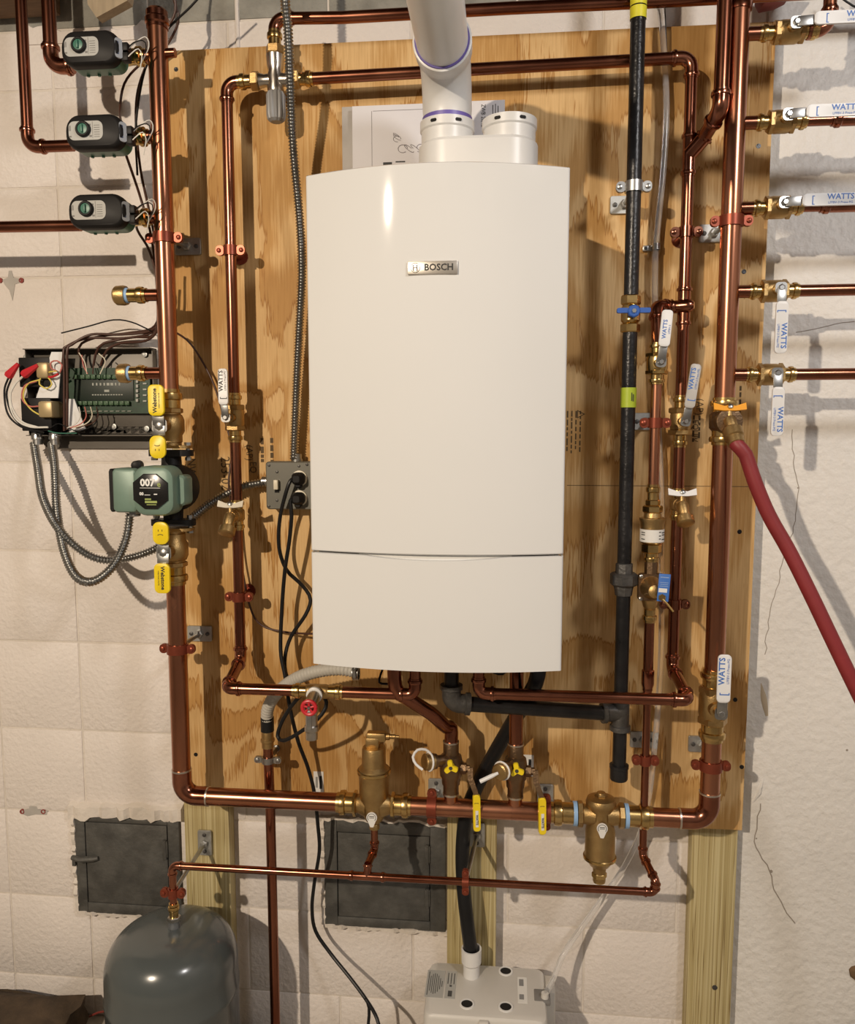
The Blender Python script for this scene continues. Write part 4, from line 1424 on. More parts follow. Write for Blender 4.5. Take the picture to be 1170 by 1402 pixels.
def drain_tee(label, x, z, d, wcol, wmat, out, capped=True, r=R3, L=0.066, group='drain tees with winged handles', wspan=0.055, bmat=BRASSM):
    T = thing('drain_valve', label, 'valve', frame((x, -d, z), RIGHT, OUT), group)
    press_end(T, (0, L / 2, 0), (0, -1, 0), L * 0.34, r, BRASS)
    press_end(T, (0, -L / 2, 0), (0, 1, 0), L * 0.34, r, BRASS)
    b = MB()
    b.lathe((0, 0, 0), (0, 1, 0), [(-L * 0.2, r * 1.15), (-L * 0.14, r * 1.4), (L * 0.14, r * 1.4), (L * 0.2, r * 1.15)], n=20)
    b.lathe((0, 0, 0), (0, 0, 1), [(0, r * 1.25), (r * 2.2, r * 1.25), (r * 2.3, 0.013), (0.045, 0.012)], n=18)
    b.build('valve_body', bmat, T)
    o = Vector((0, 0, 0.042))
    d_ = Vector(out).normalized()
    b = MB()
    b.sweep([o - Vector((0, 0, 0.01)), o + Vector((0, 0, 0.004)), o + d_ * 0.012 + Vector((0, 0, 0.004)), o + d_ * 0.026], [0.012, 0.012, 0.0115, 0.011], n=16)
    b.build('spout', BRASSM, T)
    if capped:
        MB().lathe(o + d_ * 0.024, d_, [(0, 0.015), (0.002, 0.0175), (0.016, 0.0175), (0.018, 0.015), (0.0185, 0.009)], n=22).build('hose_cap', BRASSM, T)
    MB().lathe((0, 0.012, 0.040), (0, 1, 0), [(-0.004, 0.007), (0.012, 0.005)], n=12).build('stem', BRASSM, T)
    wing(T, (0, 0.026, 0.040), (1, 0, 0), (0, 0.5, 1), wspan, 0.016, wmat)
    return T


drain_tee('drain valve with white winged handle left of the grey outlet box', xD, zDd, dm_, None, M('ivory_wing', (0.78, 0.72, 0.60), rough=0.4), (-0.05, -0.85, 0.6))
drain_tee('drain valve with white winged handle between gas pipe and thick header', xE, zEd, dm_, None, VINYLW, (0.1, -0.85, 0.6))
C_dr = drain_tee('drain valve with orange winged handle feeding the red hose', xr, zCt, D, None, ORANGE, (0.12, -0.8, 0.55), capped=False, r=RB, L=0.092, wspan=0.060, bmat=BRONZE)
ho = C_dr.matrix_world @ (Vector((0, 0, 0.042)) + Vector((0.12, -0.8, 0.55)).normalized() * 0.024)
hd = (C_dr.matrix_world.to_3x3() @ Vector((0.12, -0.8, 0.55))).normalized()

# boiler drain on the lower left run
xt_ = W(434, 943, dq).x
bd = thing('boiler_drain', 'nickel boiler drain with a red handle on the lower copper run', 'valve', frame((xt_, -dq, zq), RIGHT, OUT))
s = mpp(430, 950, dq)
press_end(bd, (-34 * s, 0, 0), (1, 0, 0), 20 * s, R3, BRASS)
press_end(bd, (36 * s, 0, 0), (-1, 0, 0), 20 * s, R3, BRASS)
MB().lathe((0, 0, 0), (1, 0, 0), [(-15 * s, 8.5 * s), (-12 * s, 10 * s), (12 * s, 10 * s), (17 * s, 8.5 * s)], n=18).lathe((0, 0, 0), (0, 0, 1), [(0, 10 * s), (14 * s, 10.5 * s)], n=18).build('tee', BRASSM, bd)
MB().lathe((0, 0, 14 * s), (0, 0, 1), [(0, 11 * s), (4 * s, 11 * s), (5 * s, 9 * s)], n=20).build('white_ring', VINYLW, bd)
b = MB()
b.lathe((0, -1 * s, 18 * s), (0, -0.25, 1), [(0, 9 * s), (24 * s, 9 * s), (26 * s, 7 * s)], n=18)
b.lathe((0, -8 * s, 34 * s), (0, -1, 0), [(0, 9.5 * s), (10 * s, 9.5 * s), (12 * s, 8 * s), (26 * s, 8 * s), (28 * s, 9.5 * s), (34 * s, 9.5 * s), (36 * s, 8 * s), (46 * s, 8 * s)], n=18)
b.build('spout', NICKEL, bd)
b = MB()
oh = Vector((0, -7 * s, 46 * s))
b.sweep([oh + Vector((9 * s * math.cos(a), 9 * s * math.sin(a), 0)) for a in [2 * math.pi * i / 20 for i in range(21)]], 2.6 * s, n=8, cap=False)
for i in range(5):
    a = 2 * math.pi * i / 5 + 0.3
    b.sweep([oh, oh + Vector((9 * s * math.cos(a), 9 * s * math.sin(a), 0))], 1.6 * s, n=6)
hw_ = b.build('hand_wheel', REDP, bd)
MB().lathe(oh, (0, 0, 1), [(-6 * s, 3 * s), (1 * s, 3 * s), (2.5 * s, 2 * s)], n=6).build('handle_nut', STEEL, hw_)
MB().box((0, -24 * s, 46 * s), (7 * s, 26 * s, 1.5 * s), 0.5 * s).build('wired_tag', STEEL, bd)

# ------------------------------------------------------------------ cold feed column F
dF = D
xF = W(896, 600, dF).x


def zF(y):
    return W(896, y, dF).z


run('copper_pipe', 'short copper bend from the tee down to the upright white lever valve', [Vector((xE - 0.028, -dm_, zEt2)), Vector((xF, -dm_ - 0.02, zEt2)), Vector((xF, -dF, zF(472)))], R3, Rk=1.5)
ball_valve('bright brass ball valve with white lever at the top of the feed column', Vector((xF, -dF, zF(498))), UP, OUT, R3, zF(470) - zF(527), 'press ball valves on the boiler pipes', dict(a=-0.08, l=0.096, w=0.021, s=0.028, m=VINYLW, t=[('WATTS', 0.0105, 0.060, 0.002, BLUEL, 0.02), ('LFFBV-3', 0.005, 0.060, -0.0065, BLUEL, 0)]), bmat=BRASS, piv=0.042)
run('copper_pipe', 'copper pipe between the white lever valve and the backflow preventer, printed with black type', [Vector((xF, -dF, zF(525))), Vector((xF, -dF, zF(668)))], 0.0105, COPPERB)
s = mpp(893, 720, dF)
bf = thing('backflow_preventer', 'brass backflow preventer with a white band label in the feed column', 'valve', frame((xF, -dF, zF(716)), RIGHT, OUT))


def yl(y):
    return zF(y) - zF(716)


press_end(bf, (0, yl(663), 0), (0, -1, 0), yl(663) - yl(684), 0.0105, BRASS)
MB().hexnut((0, 0, 0), (0, 1, 0), yl(692), yl(684), 10 * s).hexnut((0, 0, 0), (0, 1, 0), yl(702), yl(692), 13.5 * s).build('union_nut', BRASS, bf)
MB().lathe((0, 0, 0), (0, 1, 0), [(yl(744), 12 * s), (yl(742), 15.5 * s), (yl(722), 15.5 * s), (yl(715), 16.5 * s), (yl(711), 18 * s), (yl(709), 18 * s), (yl(708), 12 * s), (yl(702), 11 * s)], n=24).build('valve_body', BRASSM, bf)
lb = MB().lathe((0, 0, 0), (0, 1, 0), [(yl(741), 15.6 * s), (yl(741), 16.2 * s), (yl(724), 16.2 * s), (yl(724), 15.6 * s)], n=28, cap=False).build('band_label', LABELW, bf)
b = MB()
for ang in (-62, -50, 30, 48, 62):
    a = math.radians(ang)
    for yy in ((728, 731, 737) if abs(ang) > 40 else (727, 732, 736)):
        p = Vector((16.3 * s * math.sin(a), yl(yy), 16.3 * s * math.cos(a)))
        b.box((0, 0, 0), (3.2 * s, 1.2 * s, 0.0005), m=frame(p, (math.cos(a), 0, -math.sin(a)), (math.sin(a), 0, math.cos(a))))
b.build('print_lines', INK, lb)
MB().hexnut((0, 0, 0), (0, 1, 0), yl(757), yl(744), 13.5 * s).build('union_nut', BRASS, bf)
press_end(bf, (0, yl(769), 0), (0, 1, 0), yl(757) - yl(769), 0.0115, BRASS)
fv = thing('fill_valve', 'square bronze pressure reducing valve with a blue tag in the feed column', 'valve', frame((xF, -dF, zF(803)), RIGHT, OUT))


def yv(y):
    return zF(y) - zF(803)


MB().lathe((0, 0, 0), (0, 1, 0), [(yv(785), 9 * s), (yv(768), 9 * s)], n=8).build('inlet', BRONZE, fv)
MB().loft(rrect(36 * s, 38 * s, 5 * s), [(-0.012, 0.003), (0.0, 0), (0.010, 0), (0.012, 0.001)]).lathe((0, 0, 0), (0, 0, 1), [(-0.02, 14 * s), (0.01, 14 * s)], n=20).build('valve_body', BRONZE, fv)
MB().lathe((0, 0, 0.012), (0, 0, 1), [(0, 15.5 * s), (0.006, 15.5 * s), (0.016, 12 * s), (0.030, 9.5 * s), (0.042, 9 * s), (0.045, 6 * s)], n=28).build('dome', BRASSM, fv)
for k1 in (-1, 1):
    for k2 in (-1, 1):
        MB().lathe((k1 * 14.5 * s, k2 * 15.5 * s, 0.012), (0, 0, 1), [(0, 2.6 * s), (0.004, 2.6 * s), (0.005, 1.5 * s)], n=10).build('screw', STEEL, fv)
tg = MB().box((0, 0, 0), (15 * s, 37 * s, 0.0012), 0.0003)
tagm = Matrix.Translation((9.5 * s, 7 * s, 0.064)) @ Matrix.Rotation(-0.06, 4, 'Z')
to = tg.build('hang_tag', BLUEL, fv)
to.matrix_local = tagm
marks(to, [(0, 14 * s, 11 * s, 1.2 * s), (0, 7 * s, 11 * s, 0.8 * s), (0, 4.5 * s, 10 * s, 0.8 * s), (0, 2 * s, 11 * s, 0.8 * s)], Matrix.Translation((0, 0, 0.0007)), M('pale_blue_ink', (0.30, 0.42, 0.68), rough=0.6))
MB().box((-1 * s, -3.5 * s, 0.0008), (11 * s, 5.5 * s, 0.0005)).build('print_panel', LABELW, to)
MB().hexnut((7.5 * s, -6 * s, 0.056), (0, 0, 1), 0, 0.012, 5 * s).sweep([(8 * s, -8 * s, 0.066), (14 * s, -14 * s, 0.068), (22 * s, -24 * s, 0.069)], 0.0022, n=8).build('adjusting_lever', BRASS, fv)
MB().lathe((0, 0, 0), (0, 1, 0), [(yv(834), 7 * s), (yv(830), 9.5 * s), (yv(821), 12 * s)], n=16).build('outlet', BRASSM, fv)
press_end(fv, (0, yv(852), 0), (0, 1, 0), yv(834) - yv(852), 0.0105, BRASS)
# lower half: 3/4 then 1/2 down to the tank line
zr1 = W(892, 945, dF).z
F3 = run('copper_pipe', 'copper pipe from the fill valve stepping down to a thinner pipe', [Vector((xF, -dF, zF(850))), Vector((xF, -dF, zr1))], 0.0103, COPPER)
MB().lathe((0, 0, zF(930) - zF(850)), (0, 0, -1), [(-0.02, 0.0103), (-0.018, 0.0128), (0.01, 0.0128), (0.022, 0.0092), (0.05, 0.0092), (0.05, 0.0078)], n=18).build('reducer', COPPERF, F3)
dT = 0.222
zT2 = W(560, 1203, dT).z
zT2l, zT2r = W(300, 1192, dT).z, W(850, 1216, dT).z
RH = 0.0079
xt = W(236, 1195, dT).x
tank_line = run('copper_pipe', 'thin copper pipe dropping in front of the main and running level to the grey tank', [Vector((xF, -dF, zr1)), Vector((xF, -dF, W(892, 1172, dF).z)), Vector((W(895, 1190, 0.20).x, -dT, zT2 + 0.024)), Vector((W(896, 1216, dT).x, -dT, zT2)), Vector((xt, -dT, zT2)), Vector((xt, -dT, W(234, 1238, dT).z))], RH, COPPER, Rk=1.5)
xsT = W(500, 1197, dT).x
b = tee_part(tank_line, Vector((xsT + 0.004, -dT, zT2)) - tank_line.location, RIGHT, Vector((0.0, 0.35, 1)).normalized(), RH, RH, COPPERF, 0.040, 0.024)
zsd = zmain - 34 * mpp(512, 1080, D) * 1.03
spt = [Vector((cxs, -D, zsd)), Vector((cxs, -D, W(513, 1163, D).z)), Vector((xsT + 0.004, -dT + 0.008, zT2 + 0.022))]
run('copper_pipe', 'short offset copper drop linking the air separator to the thin tank pipe', spt, RH, COPPER, Rk=1.2)

# branch valves on the header by the plaster wall
xv = 0
branch = [
    (1086, 46, 0, 0.145, 'first (topmost) branch valve on the thick header, white lever level under the ceiling elbow'),
    (1075, 168, 0, 0.128, 'second branch valve down the thick header, white lever level'),
    (1066, 285, 0, 0.128, 'third branch valve down the thick header, white lever level'),
    (1063, 399, -90, 0.122, 'fourth branch valve down the thick header, white lever hanging'),
    (1060, 513, -90, 0.118, 'lowest branch valve on the thick header, white lever hanging'),
]
bvx = []
for i, (px, py, ang, ln, lab) in enumerate(branch):
    c = W(px - 1, py, D)
    c.z = brz[i]
    x0 = xr + RB + 0.018
    L = 0.092 if i else 0.105
    hw2 = max(0.0, 0)
    # centre so that the valve starts at its stub
    cx_ = x0 + L / 2
    c.x = cx_
    t = watts(0.027, ln, 0.0225)
    ball_valve(lab, c, RIGHT, OUT, R3, L, 'branch ball valves on the header', dict(a=math.radians(ang), l=ln, w=0.0225, s=0.027 if ang == 0 else 0.026, m=VINYLW, t=t, dx=0.002, dy=0.0), bmat=BRASSM, piv=0.036, bulge=1.8)
    bvx.append(cx_ + L / 2)
R4 = 0.0098
e = W(1137, 40, D)
run('copper_pipe', 'copper pipe leaving the topmost branch valve and turning up to the ceiling', [Vector((bvx[0] - 0.01, -D, brz[0])), Vector((W(1134, 40, D).x, -D, brz[0])), Vector((W(1138, 0, D).x, -D, 2.715))], R3, COPPERB, Rk=2.1)
names = ['copper branch pipe running off from the second header valve', 'copper branch pipe running off from the third header valve', 'dark copper branch pipe running off from the fourth header valve', 'dark copper branch pipe running off from the lowest header valve']
for i in range(1, 5):
    p0 = Vector((bvx[i] - 0.01, -D, brz[i]))
    dz = (0, 0.0, 0.0, 0.002, 0.002)[i]
    T = run('copper_pipe', names[i - 1], [p0, Vector((1.15, -D, brz[i] + dz))], (0, 0.0098, 0.0096, 0.0112, 0.0112)[i], COPPER)
    xx = W(1162 if i < 4 else 1175, brz[i], D).x if False else 0.655
    if i in (1, 2):
        xx = 0.625 if i == 1 else 0.612
        MB().lathe((xx - p0.x, 0, 0), RIGHT, [(-0.03, R4), (-0.03, 0.0118), (-0.026, 0.0118), (-0.023, 0.0142), (-0.016, 0.0142), (-0.013, 0.0118), (0.05, 0.0118)], n=18).build('coupling', COPPERF, T)

# big ball valve at the foot of the riser
ball_valve('large brass ball valve with upright white lever near the corner post', Vector((xr, -D, zCv)), UP, OUT, RB, 0.15, None, dict(a=0, l=0.122, w=0.026, s=0.026, m=VINYLW, t=watts(0.026, 0.122, 0.026), dy=-0.003), bmat=BRASSM, piv=0.05, bulge=1.45, hexk=1.35)

# ------------------------------------------------------------------ pipes at the upper left
dJ = 0.20
zj1 = stubz[1]
run('copper_pipe', 'copper pipe dropping from the joists to the middle zone valve', [ceil_end(27, -20, D), Vector((W(36, 150, D).x, -D, W(36, 150, D).z)), Vector((W(38, 196, D).x, -D, zj1 - 0.012)), Vector((W(100, 196, D).x, -D, zj1 - 0.012))], R3)
run('copper_pipe', 'copper pipe dropping from the joists to the topmost zone valve', [ceil_end(65, -20, D), Vector((W(70, 84, D).x, -D, stubz[0] - 0.012)), Vector((W(100, 85, D).x, -D, stubz[0] - 0.012))], 0.0138, Rk=1.8)
run('copper_pipe', 'dark copper pipe running off level from the lowest zone valve', [Vector((-1.9, -D, stubz[2] - 0.004)), Vector((W(110, 306, D).x, -D, stubz[2] - 0.012))], R3)

# zone valves
def zone_valve(label, px, py, z):
    d = 0.250
    c = W(px, py, d)
    s = mpp(px, py, d)
    T = thing('zone_valve', label, 'valve', frame(c, RIGHT, OUT), 'black and green zone valve actuators on the header')
    b = MB()
    ol = rrect(83 * s, 44 * s, 18 * s, seg=6)
    ol = [(x, y + (3.0 * s * (1 - (x / (42 * s)) ** 2) if y > 0 else 0)) for x, y in ol]
    b.loft(ol, [(-0.024, 0.0025), (-0.022, 0.0), (-0.012, 0.0), (-0.006, 0.0012), (-0.002, 0.004), (0.0, 0.008)])
    b.build('cover', BLACKP, T)
    MB().loft([(x, y) for x, y in rrect(78 * s, 43 * s, 14 * s, seg=6)], [(-0.060, 0.006), (-0.054, 0.001), (-0.024, 0.0)]).build('base', GREEND, T)
    for i in range(3):
        MB().lathe(((-20 + 16 * i) * s, -20 * s, -0.050), (0, -1, 0), [(-0.002, 0.004), (0.004, 0.003)], n=10).build('base_rib', GREEND, T)
    f = MB().loft(rrect(49 * s, 25 * s, 8 * s, cx=-10 * s, cy=1.5 * s), [(-0.002, 0), (0.0008, 0)]).build('faceplate', LABELG, T)
    kc = Vector((-13 * s, 3 * s, 0.001))
    MB().lathe(kc, (0, 0, 1), [(0, 10.5 * s), (0.004, 10.5 * s), (0.006, 9 * s), (0.006, 7.5 * s), (0.003, 7 * s)], n=24).build('knob_ring', BLACKP, T)
    kb = MB().lathe(kc, (0, 0, 1), [(0.002, 6.8 * s), (0.005, 6.8 * s), (0.0055, 5.5 * s)], n=24).build('knob', GREEND, T)
    MB().box(kc + Vector((0, 0, 0.007)), (2.6 * s, 11 * s, 0.005), 0.001).build('finger_grip', GREEND, kb)
    marks(f, [(-34 * s, 5 * s, 1.2 * s, 7 * s), (-32 * s, 5 * s, 1.2 * s, 7 * s), (-32 * s, -6 * s, 3 * s, 2 * s), (-4 * s, 9 * s, 3 * s, 2 * s), (-3 * s, -6 * s, 3.5 * s, 2.5 * s), (0, 2 * s, 0.5 * s, 22 * s)] + [(6 * s, (8 - 3 * i) * s, 8 * s, 0.7 * s) for i in range(6)], Matrix.Translation((0, 0, 0.0009)), M('print_grey', (0.20, 0.19, 0.18), rough=0.6))
    tm = frame((40.0 * s, 0.0, -0.008), (0.6, 0, -0.8), (0.8, 0, 0.6))
    tp = MB().loft(rrect(11 * s, 26 * s, 4 * s), [(-0.004, 0), (0.0012, 0)], tm).build('terminal_plate', M('plate_blue_grey', (0.42, 0.45, 0.50), rough=0.5), T)
    marks(tp, [(-1 * s, 7 * s, 1.6 * s, 2.6 * s), (-1 * s, 0, 2.2 * s, 2 * s), (-1 * s, -7 * s, 1.6 * s, 2.6 * s)], tm @ Matrix.Translation((0, 0, 0.0013)), M('print_blue', (0.05, 0.07, 0.16), rough=0.6))
    for yy in (4, -9):
        MB().box((46 * s, yy * s, -0.022), (10 * s, 11 * s, 0.018), 0.0015).build('plug', BLACKP, T)
    # brass body on the pipe line behind the actuator
    pz_ = Vector((0, z - c.z, -D + d - 0.0)) * 1.0
    pz_.z = -(d - D)
    x1 = xa - 0.026 - c.x
    x0 = -40 * s
    b = MB()
    b.lathe((0, pz_.y, pz_.z), (1, 0, 0), [(x0, 0.0135), (x0 + 0.012, 0.0155), (x0 + 0.02, 0.0155), (-0.02, 0.020), (0.02, 0.020), (x1 - 0.030, 0.0155), (x1 - 0.02, 0.0155), (x1 - 0.016, 0.019), (x1 - 0.008, 0.019), (x1 - 0.006, 0.0145), (x1, 0.0145)], n=20)
    b.lathe((0, pz_.y, pz_.z), (0, 0, 1), [(0, 0.016), (0.014, 0.016)], n=16)
    b.build('valve_body', BRASS, T)
    # little signal wires
    for i, (mt, dx2, hy) in enumerate(((WIREW, 0.030, 0.022), (BLACKP, 0.026, 0.014), (WIREW, 0.018, 0.016))):
        st = Vector((51 * s, (4 if i < 2 else -9) * s, -0.022 + 0.003 * i))
        pts = [st, st + Vector((0.010, 0.008, 0)), st + Vector((dx2, hy, -0.006)), st + Vector((dx2 + 0.004, hy * 0.3, -0.012)), st + Vector((0.012, -0.022, -0.02))]
        MB().sweep(spline(pts, 0.005), 0.0011, n=6).build('signal_wire', mt, T)
    return T


zone_valve('black and green zone valve actuator at the top, under the wood wedge', 121, 65, stubz[0])
zone_valve('black and green zone valve actuator in the middle of three', 127, 180, stubz[1])
zone_valve('black and green zone valve actuator lowest of three, above the circuit panel', 131, 289, stubz[2])

# ------------------------------------------------------------------ gas line
RG = 0.0142
xg = W(860, 545, D).x
zg = lambda y: W(860, y, D).z
G1 = run('gas_pipe', 'black iron gas pipe from the ceiling down to the blue-handled valve', [Vector((xg, -D, 2.715)), Vector((xg, -D, zg(412)))], RG, IRON, style='iron')
for y0, y1 in ((27, 11), (9, -4)):
    MB().lathe((0, 0, 0), UP, [(W(876, y0, D).z - G1.location.z, RG + 0.0012), (W(876, y1, D).z - G1.location.z, RG + 0.0016)], n=20, cap=False).build('yellow_tape', TAPEY, G1)
gv = thing('gas_valve', 'brass gas valve with a blue butterfly handle in the black pipe', 'valve', frame((xg, -D, zg(430)), RIGHT, OUT))
s = mpp(864, 430, D)
MB().lathe((0, 0, 0), (0, 1, 0), [(-14 * s, 9 * s), (-9 * s, 13 * s), (8 * s, 13 * s), (13 * s, 10 * s)], n=22).build('valve_body', BRASS, gv)
for t0, t1 in ((12, 25), (-25, -13)):
    MB().hexnut((0, 0, 0), (0, 1, 0), t0 * s, t1 * s, 13.5 * s).build('hex_end', BRASS, gv)
MB().lathe((0, 0, 0), (0, 0, 1), [(0.01, 0.010), (0.032, 0.009)], n=14).build('stem', BRASS, gv)
wb = MB()
hm = Matrix.Translation((0, 0, 0.033))
for k in (-1, 1):
    wb.loft(rrect(15 * s, 6.5 * s, 2 * s, cx=k * 14.5 * s, cy=1 * s), [(0, 0), (0.009, 0)], hm)
wb.lathe((0, 0, 0), (0, 0, 1), [(0, 8.5 * s), (0.010, 8.5 * s), (0.012, 7 * s)], n=8, m=hm)
wo = wb.build('butterfly_handle', BLUE, gv)
MB().lathe((0, 0, 0.044), (0, 0, 1), [(0, 3 * s), (0.004, 3 * s)], n=6).build('screw', STEEL, wo)
G2 = run('gas_pipe', 'black iron gas pipe between the blue-handled valve and the grey union, lime tape round it', [Vector((xg, -D, zg(452))), Vector((xg, -D, zg(785)))], RG, IRON, style='iron')
MB().lathe((0, 0, 0), UP, [(zg(558) - G2.location.z, RG + 0.0012), (zg(531) - G2.location.z, RG + 0.0014)], n=20, cap=False).build('lime_tape', TAPEG, G2)
marks(G2, [(0.004, 0.002, 0.0015, 0.016), (0.007, 0.0, 0.0015, 0.014)], Matrix.Translation((0, -RG - 0.0013, zg(545) - G2.location.z)) @ FLAT.to_3x3().to_4x4(), INK)
gu = thing('pipe_union', 'grey malleable iron union in the black gas pipe', 'pipe fitting', frame((xg, -D, zg(792)), RIGHT, OUT))
MB().lathe((0, 0, 0), (0, 1, 0), [(-24 * s, 12 * s), (-16 * s, 13 * s), (-12 * s, 14 * s), (12 * s, 12 * s), (21 * s, 12 * s), (22 * s, 10.5 * s)], n=8).build('union_body', IRONG, gu)
MB().hexnut((0, 0, 0), (0, 1, 0), -10 * s, 8 * s, 19.5 * s, n=8).build('union_nut', IRONG, gu)
zgt = W(850, 975, D).z
G3 = run('gas_pipe', 'black iron gas pipe below the union ending in a capped drip leg', [Vector((xg, -D, zg(805))), Vector((xg, -D, W(850, 1050, D).z))], RG, IRON, style='iron')
tee_part(G3, Vector((0, 0, zgt - G3.location.z)), UP, (-1, -0.25, 0), RG, RG, IRONG, 0.038, 0.04, style='iron')
MB().lathe((0, 0, W(850, 1068, D).z - G3.location.z), UP, [(0, 0.010), (0.001, 0.017), (0.004, 0.0185), (0.026, 0.0185), (0.027, 0.0198), (0.033, 0.0198), (0.034, 0.0142)], n=22).build('drip_cap', IRON, G3)
xb3 = W(617, 955, 0.25).x
q1 = W(640, 962, 0.235)
run('gas_pipe', 'thick black iron gas pipe running level under the boiler with an elbow up into it', [Vector((xg, -D, zgt)) + Vector((-0.036, -0.009, 0)), Vector((xb3, -0.235, W(640, 963, .235).z)), Vector((xb3, -0.235, zB + 0.01))], 0.0152, IRON, style='iron', fmat=IRONG, Rk=1.3)

# ------------------------------------------------------------------ pipe clamps
G_ = 'copper-coloured pipe clamps'
clamp('copper clamp round the thick header below the lowest zone valve', Vector((xa, -D, W(224, 326, D).z)), UP, RIGHT, RB, G_, plate=W(258, 338, 0.057))
clamp('copper clamp round the thick pipe below the pump', Vector((xa, -D, W(246, 888, D).z)), UP, RIGHT, RB, G_, plate=W(274, 867, 0.057))
clamp('copper clamp round the thick header between third and fourth branch valves', Vector((xr, -D, W(1000, 303, D).z)), UP, RIGHT, RB, G_, plate=W(976, 320, 0.057))
clamp('copper clamp round the thick riser just under the large ball valve', Vector((xr, -D, W(979, 1048, D).z)), UP, RIGHT, RB, G_, plate=W(960, 1018, 0.057))
clamp('copper clamp on the upper left copper pipe beside the conduit', Vector((xD, -dm_, W(319, 343, dm_).z)), UP, RIGHT, R3, G_)
clamp('copper clamp on the left copper pipe below the outlet box', Vector((xD, -dm_, W(328, 817, dm_).z)), UP, RIGHT, R3, G_)
clamp('bright copper clamp on the copper pipe right of the clear tube clip', Vector((xE, -dm_, W(937, 318, dm_).z)), UP, RIGHT, R3, G_, mat=COPPERF)
clamp('copper clamp on the copper pipe beside the square fill valve', Vector((xE, -dm_, W(927, 827, dm_).z)), UP, RIGHT, R3, G_, mat=COPPERF)
clamp('copper clamp on the feed column below its white lever valve', Vector((xF, -D, W(897, 579, D).z)), UP, RIGHT, 0.0105, G_, plate=W(884, 577, 0.057))
clamp('copper clamp on the thin pipe beside the black drip leg', Vector((xF, -D, W(891, 1041, D).z)), UP, RIGHT, RH, G_, plate=W(880, 1012, 0.057))
clamp('copper clamp round the main left of the first purge valve', Vector((W(591, 1095, D).x, -D, zmain)), RIGHT, UP, RB, G_, plate=W(597, 1082, 0.057), pv=True)
clamp('copper clamp round the main between second purge valve and dirt separator', Vector((W(747, 1108, D).x, -D, zmain)), RIGHT, UP, RB, G_, plate=W(746, 1090, 0.057), pv=True)
clamp('copper clamp on the thin level pipe in front of the black hose', Vector((W(637, 1206, dT).x, -dT, zT2)), RIGHT, UP, RH, G_, plate=W(653, 1142, 0.040), pv=True, wk=0.007)
clamp('copper clamp on the pipe stub over the grey tank', Vector((xt, -dT, W(233, 1222, dT).z)), UP, RIGHT, RH, G_, plate=W(281, 1153, 0.040), pv=True, platesize=(0.062, 0.034))
clamp('bright zinc clamp on the black gas pipe', Vector((xg, -D, W(870, 256, D).z)), UP, RIGHT, RG, None, plate=W(854, 281, 0.057), mat=STEEL)


# ================================================================== ELECTRICS
# circuit-board panel on the block wall
dp = 0.012
a, c_ = W(29, 477, 0.05), W(207, 597, 0.05)
pw, ph = c_.x - a.x, a.z - c_.z
pc0 = Vector(((a.x + c_.x) / 2, -dp, (a.z + c_.z) / 2))
pn = thing('control_panel', 'open grey relay panel with a green circuit board on the block wall', 'control panel', frame(pc0, RIGHT, OUT))
sp = mpp(118, 537, 0.03)


def pl(x, y, d=0.03):
    """photo point to the panel's own plane"""
    v = W(x, y, d) - pc0
    return Vector((v.x, v.z, d - dp))


b = MB()
b.box((0, 0, -0.004), (pw, ph, 0.004), 0.001)
b.box((0, ph / 2 - 0.001, 0.014), (pw, 0.002, 0.038))
b.box((0, -ph / 2 + 0.001, 0.016), (pw, 0.002, 0.042))
b.box((pw / 2 - 0.001, 0, 0.006), (0.002, ph, 0.022))
b.box((-pw / 2 + 0.001, 0, 0.010), (0.002, ph, 0.030))
b.build('enclosure', PANELM, pn)
# rounded flange of the back below
MB().loft(rrect(pw * 0.92, 0.05, 0.022, cx=0.002, cy=-ph / 2 - 0.004), [(-0.010, 0), (-0.002, 0)]).build('back_flange', PANELM, pn)
for x, y in ((36, 489), (198, 485), (201, 587), (156, 584)):
    q = pl(x, y, 0.014)
    MB().lathe(q, (0, 0, 1), [(0, 0.0065), (0.002, 0.0065), (0.0025, 0.0045)], n=14).lathe(q, (0, 0, 1), [(0.002, 0.0035), (0.004, 0.003)], n=6).build('screw', GALV, pn)
p0, p1 = pl(92, 504, 0.026), pl(206, 566, 0.026)
bo = MB().box(((p0.x + p1.x) / 2, (p0.y + p1.y) / 2, 0.010), (p1.x - p0.x, p0.y - p1.y, 0.003)).build('circuit_board', PCB, pn)
p0, p1 = pl(100, 519, 0.03), pl(182, 548, 0.03)
MB().box(((p0.x + p1.x) / 2, (p0.y + p1.y) / 2, 0.0125), (p1.x - p0.x, p0.y - p1.y, 0.003), 0.0005).build('board_cover', M('board_cover', (0.012, 0.022, 0.014), rough=0.5), bo)
for yy, x0, n_ in ((516, 106, 9), (552, 102, 11)):
    for i in range(n_):
        q = pl(x0 + i * 7.2, yy, 0.03)
        MB().box((q.x, q.y, 0.016), (6.4 * sp, 5.5 * sp, 0.009), 0.0008).lathe((q.x, q.y, 0.020), (0, 0, 1), [(0, 2 * sp), (0.0012, 2 * sp)], n=8).build('terminal_block', M('terminal_green', (0.05, 0.11, 0.05), rough=0.5), bo)
rc = []
for i in range(8):
    rc.append((pl(126 + i * 5.2, 526).x, pl(126, 526).y, 3 * sp * (1.3 if i in (4, 5) else 0.7), 3.5 * sp))
for i in range(12):
    rc.append((pl(126 + i * 3.6, 540.5).x, pl(126, 540.5).y, 2.4 * sp, 1.3 * sp))
rc.append((pl(145, 535).x, pl(145, 535).y, 7 * sp, 3 * sp))
for i in range(10):
    rc.append((pl(104 + i * 8, 563).x, pl(104, 563).y, 5 * sp, 0.8 * sp))
for k in range(4):
    rc.append((pl(197, 525 + 8 * k).x, pl(197, 525 + 8 * k).y, 5 * sp, 2 * sp))
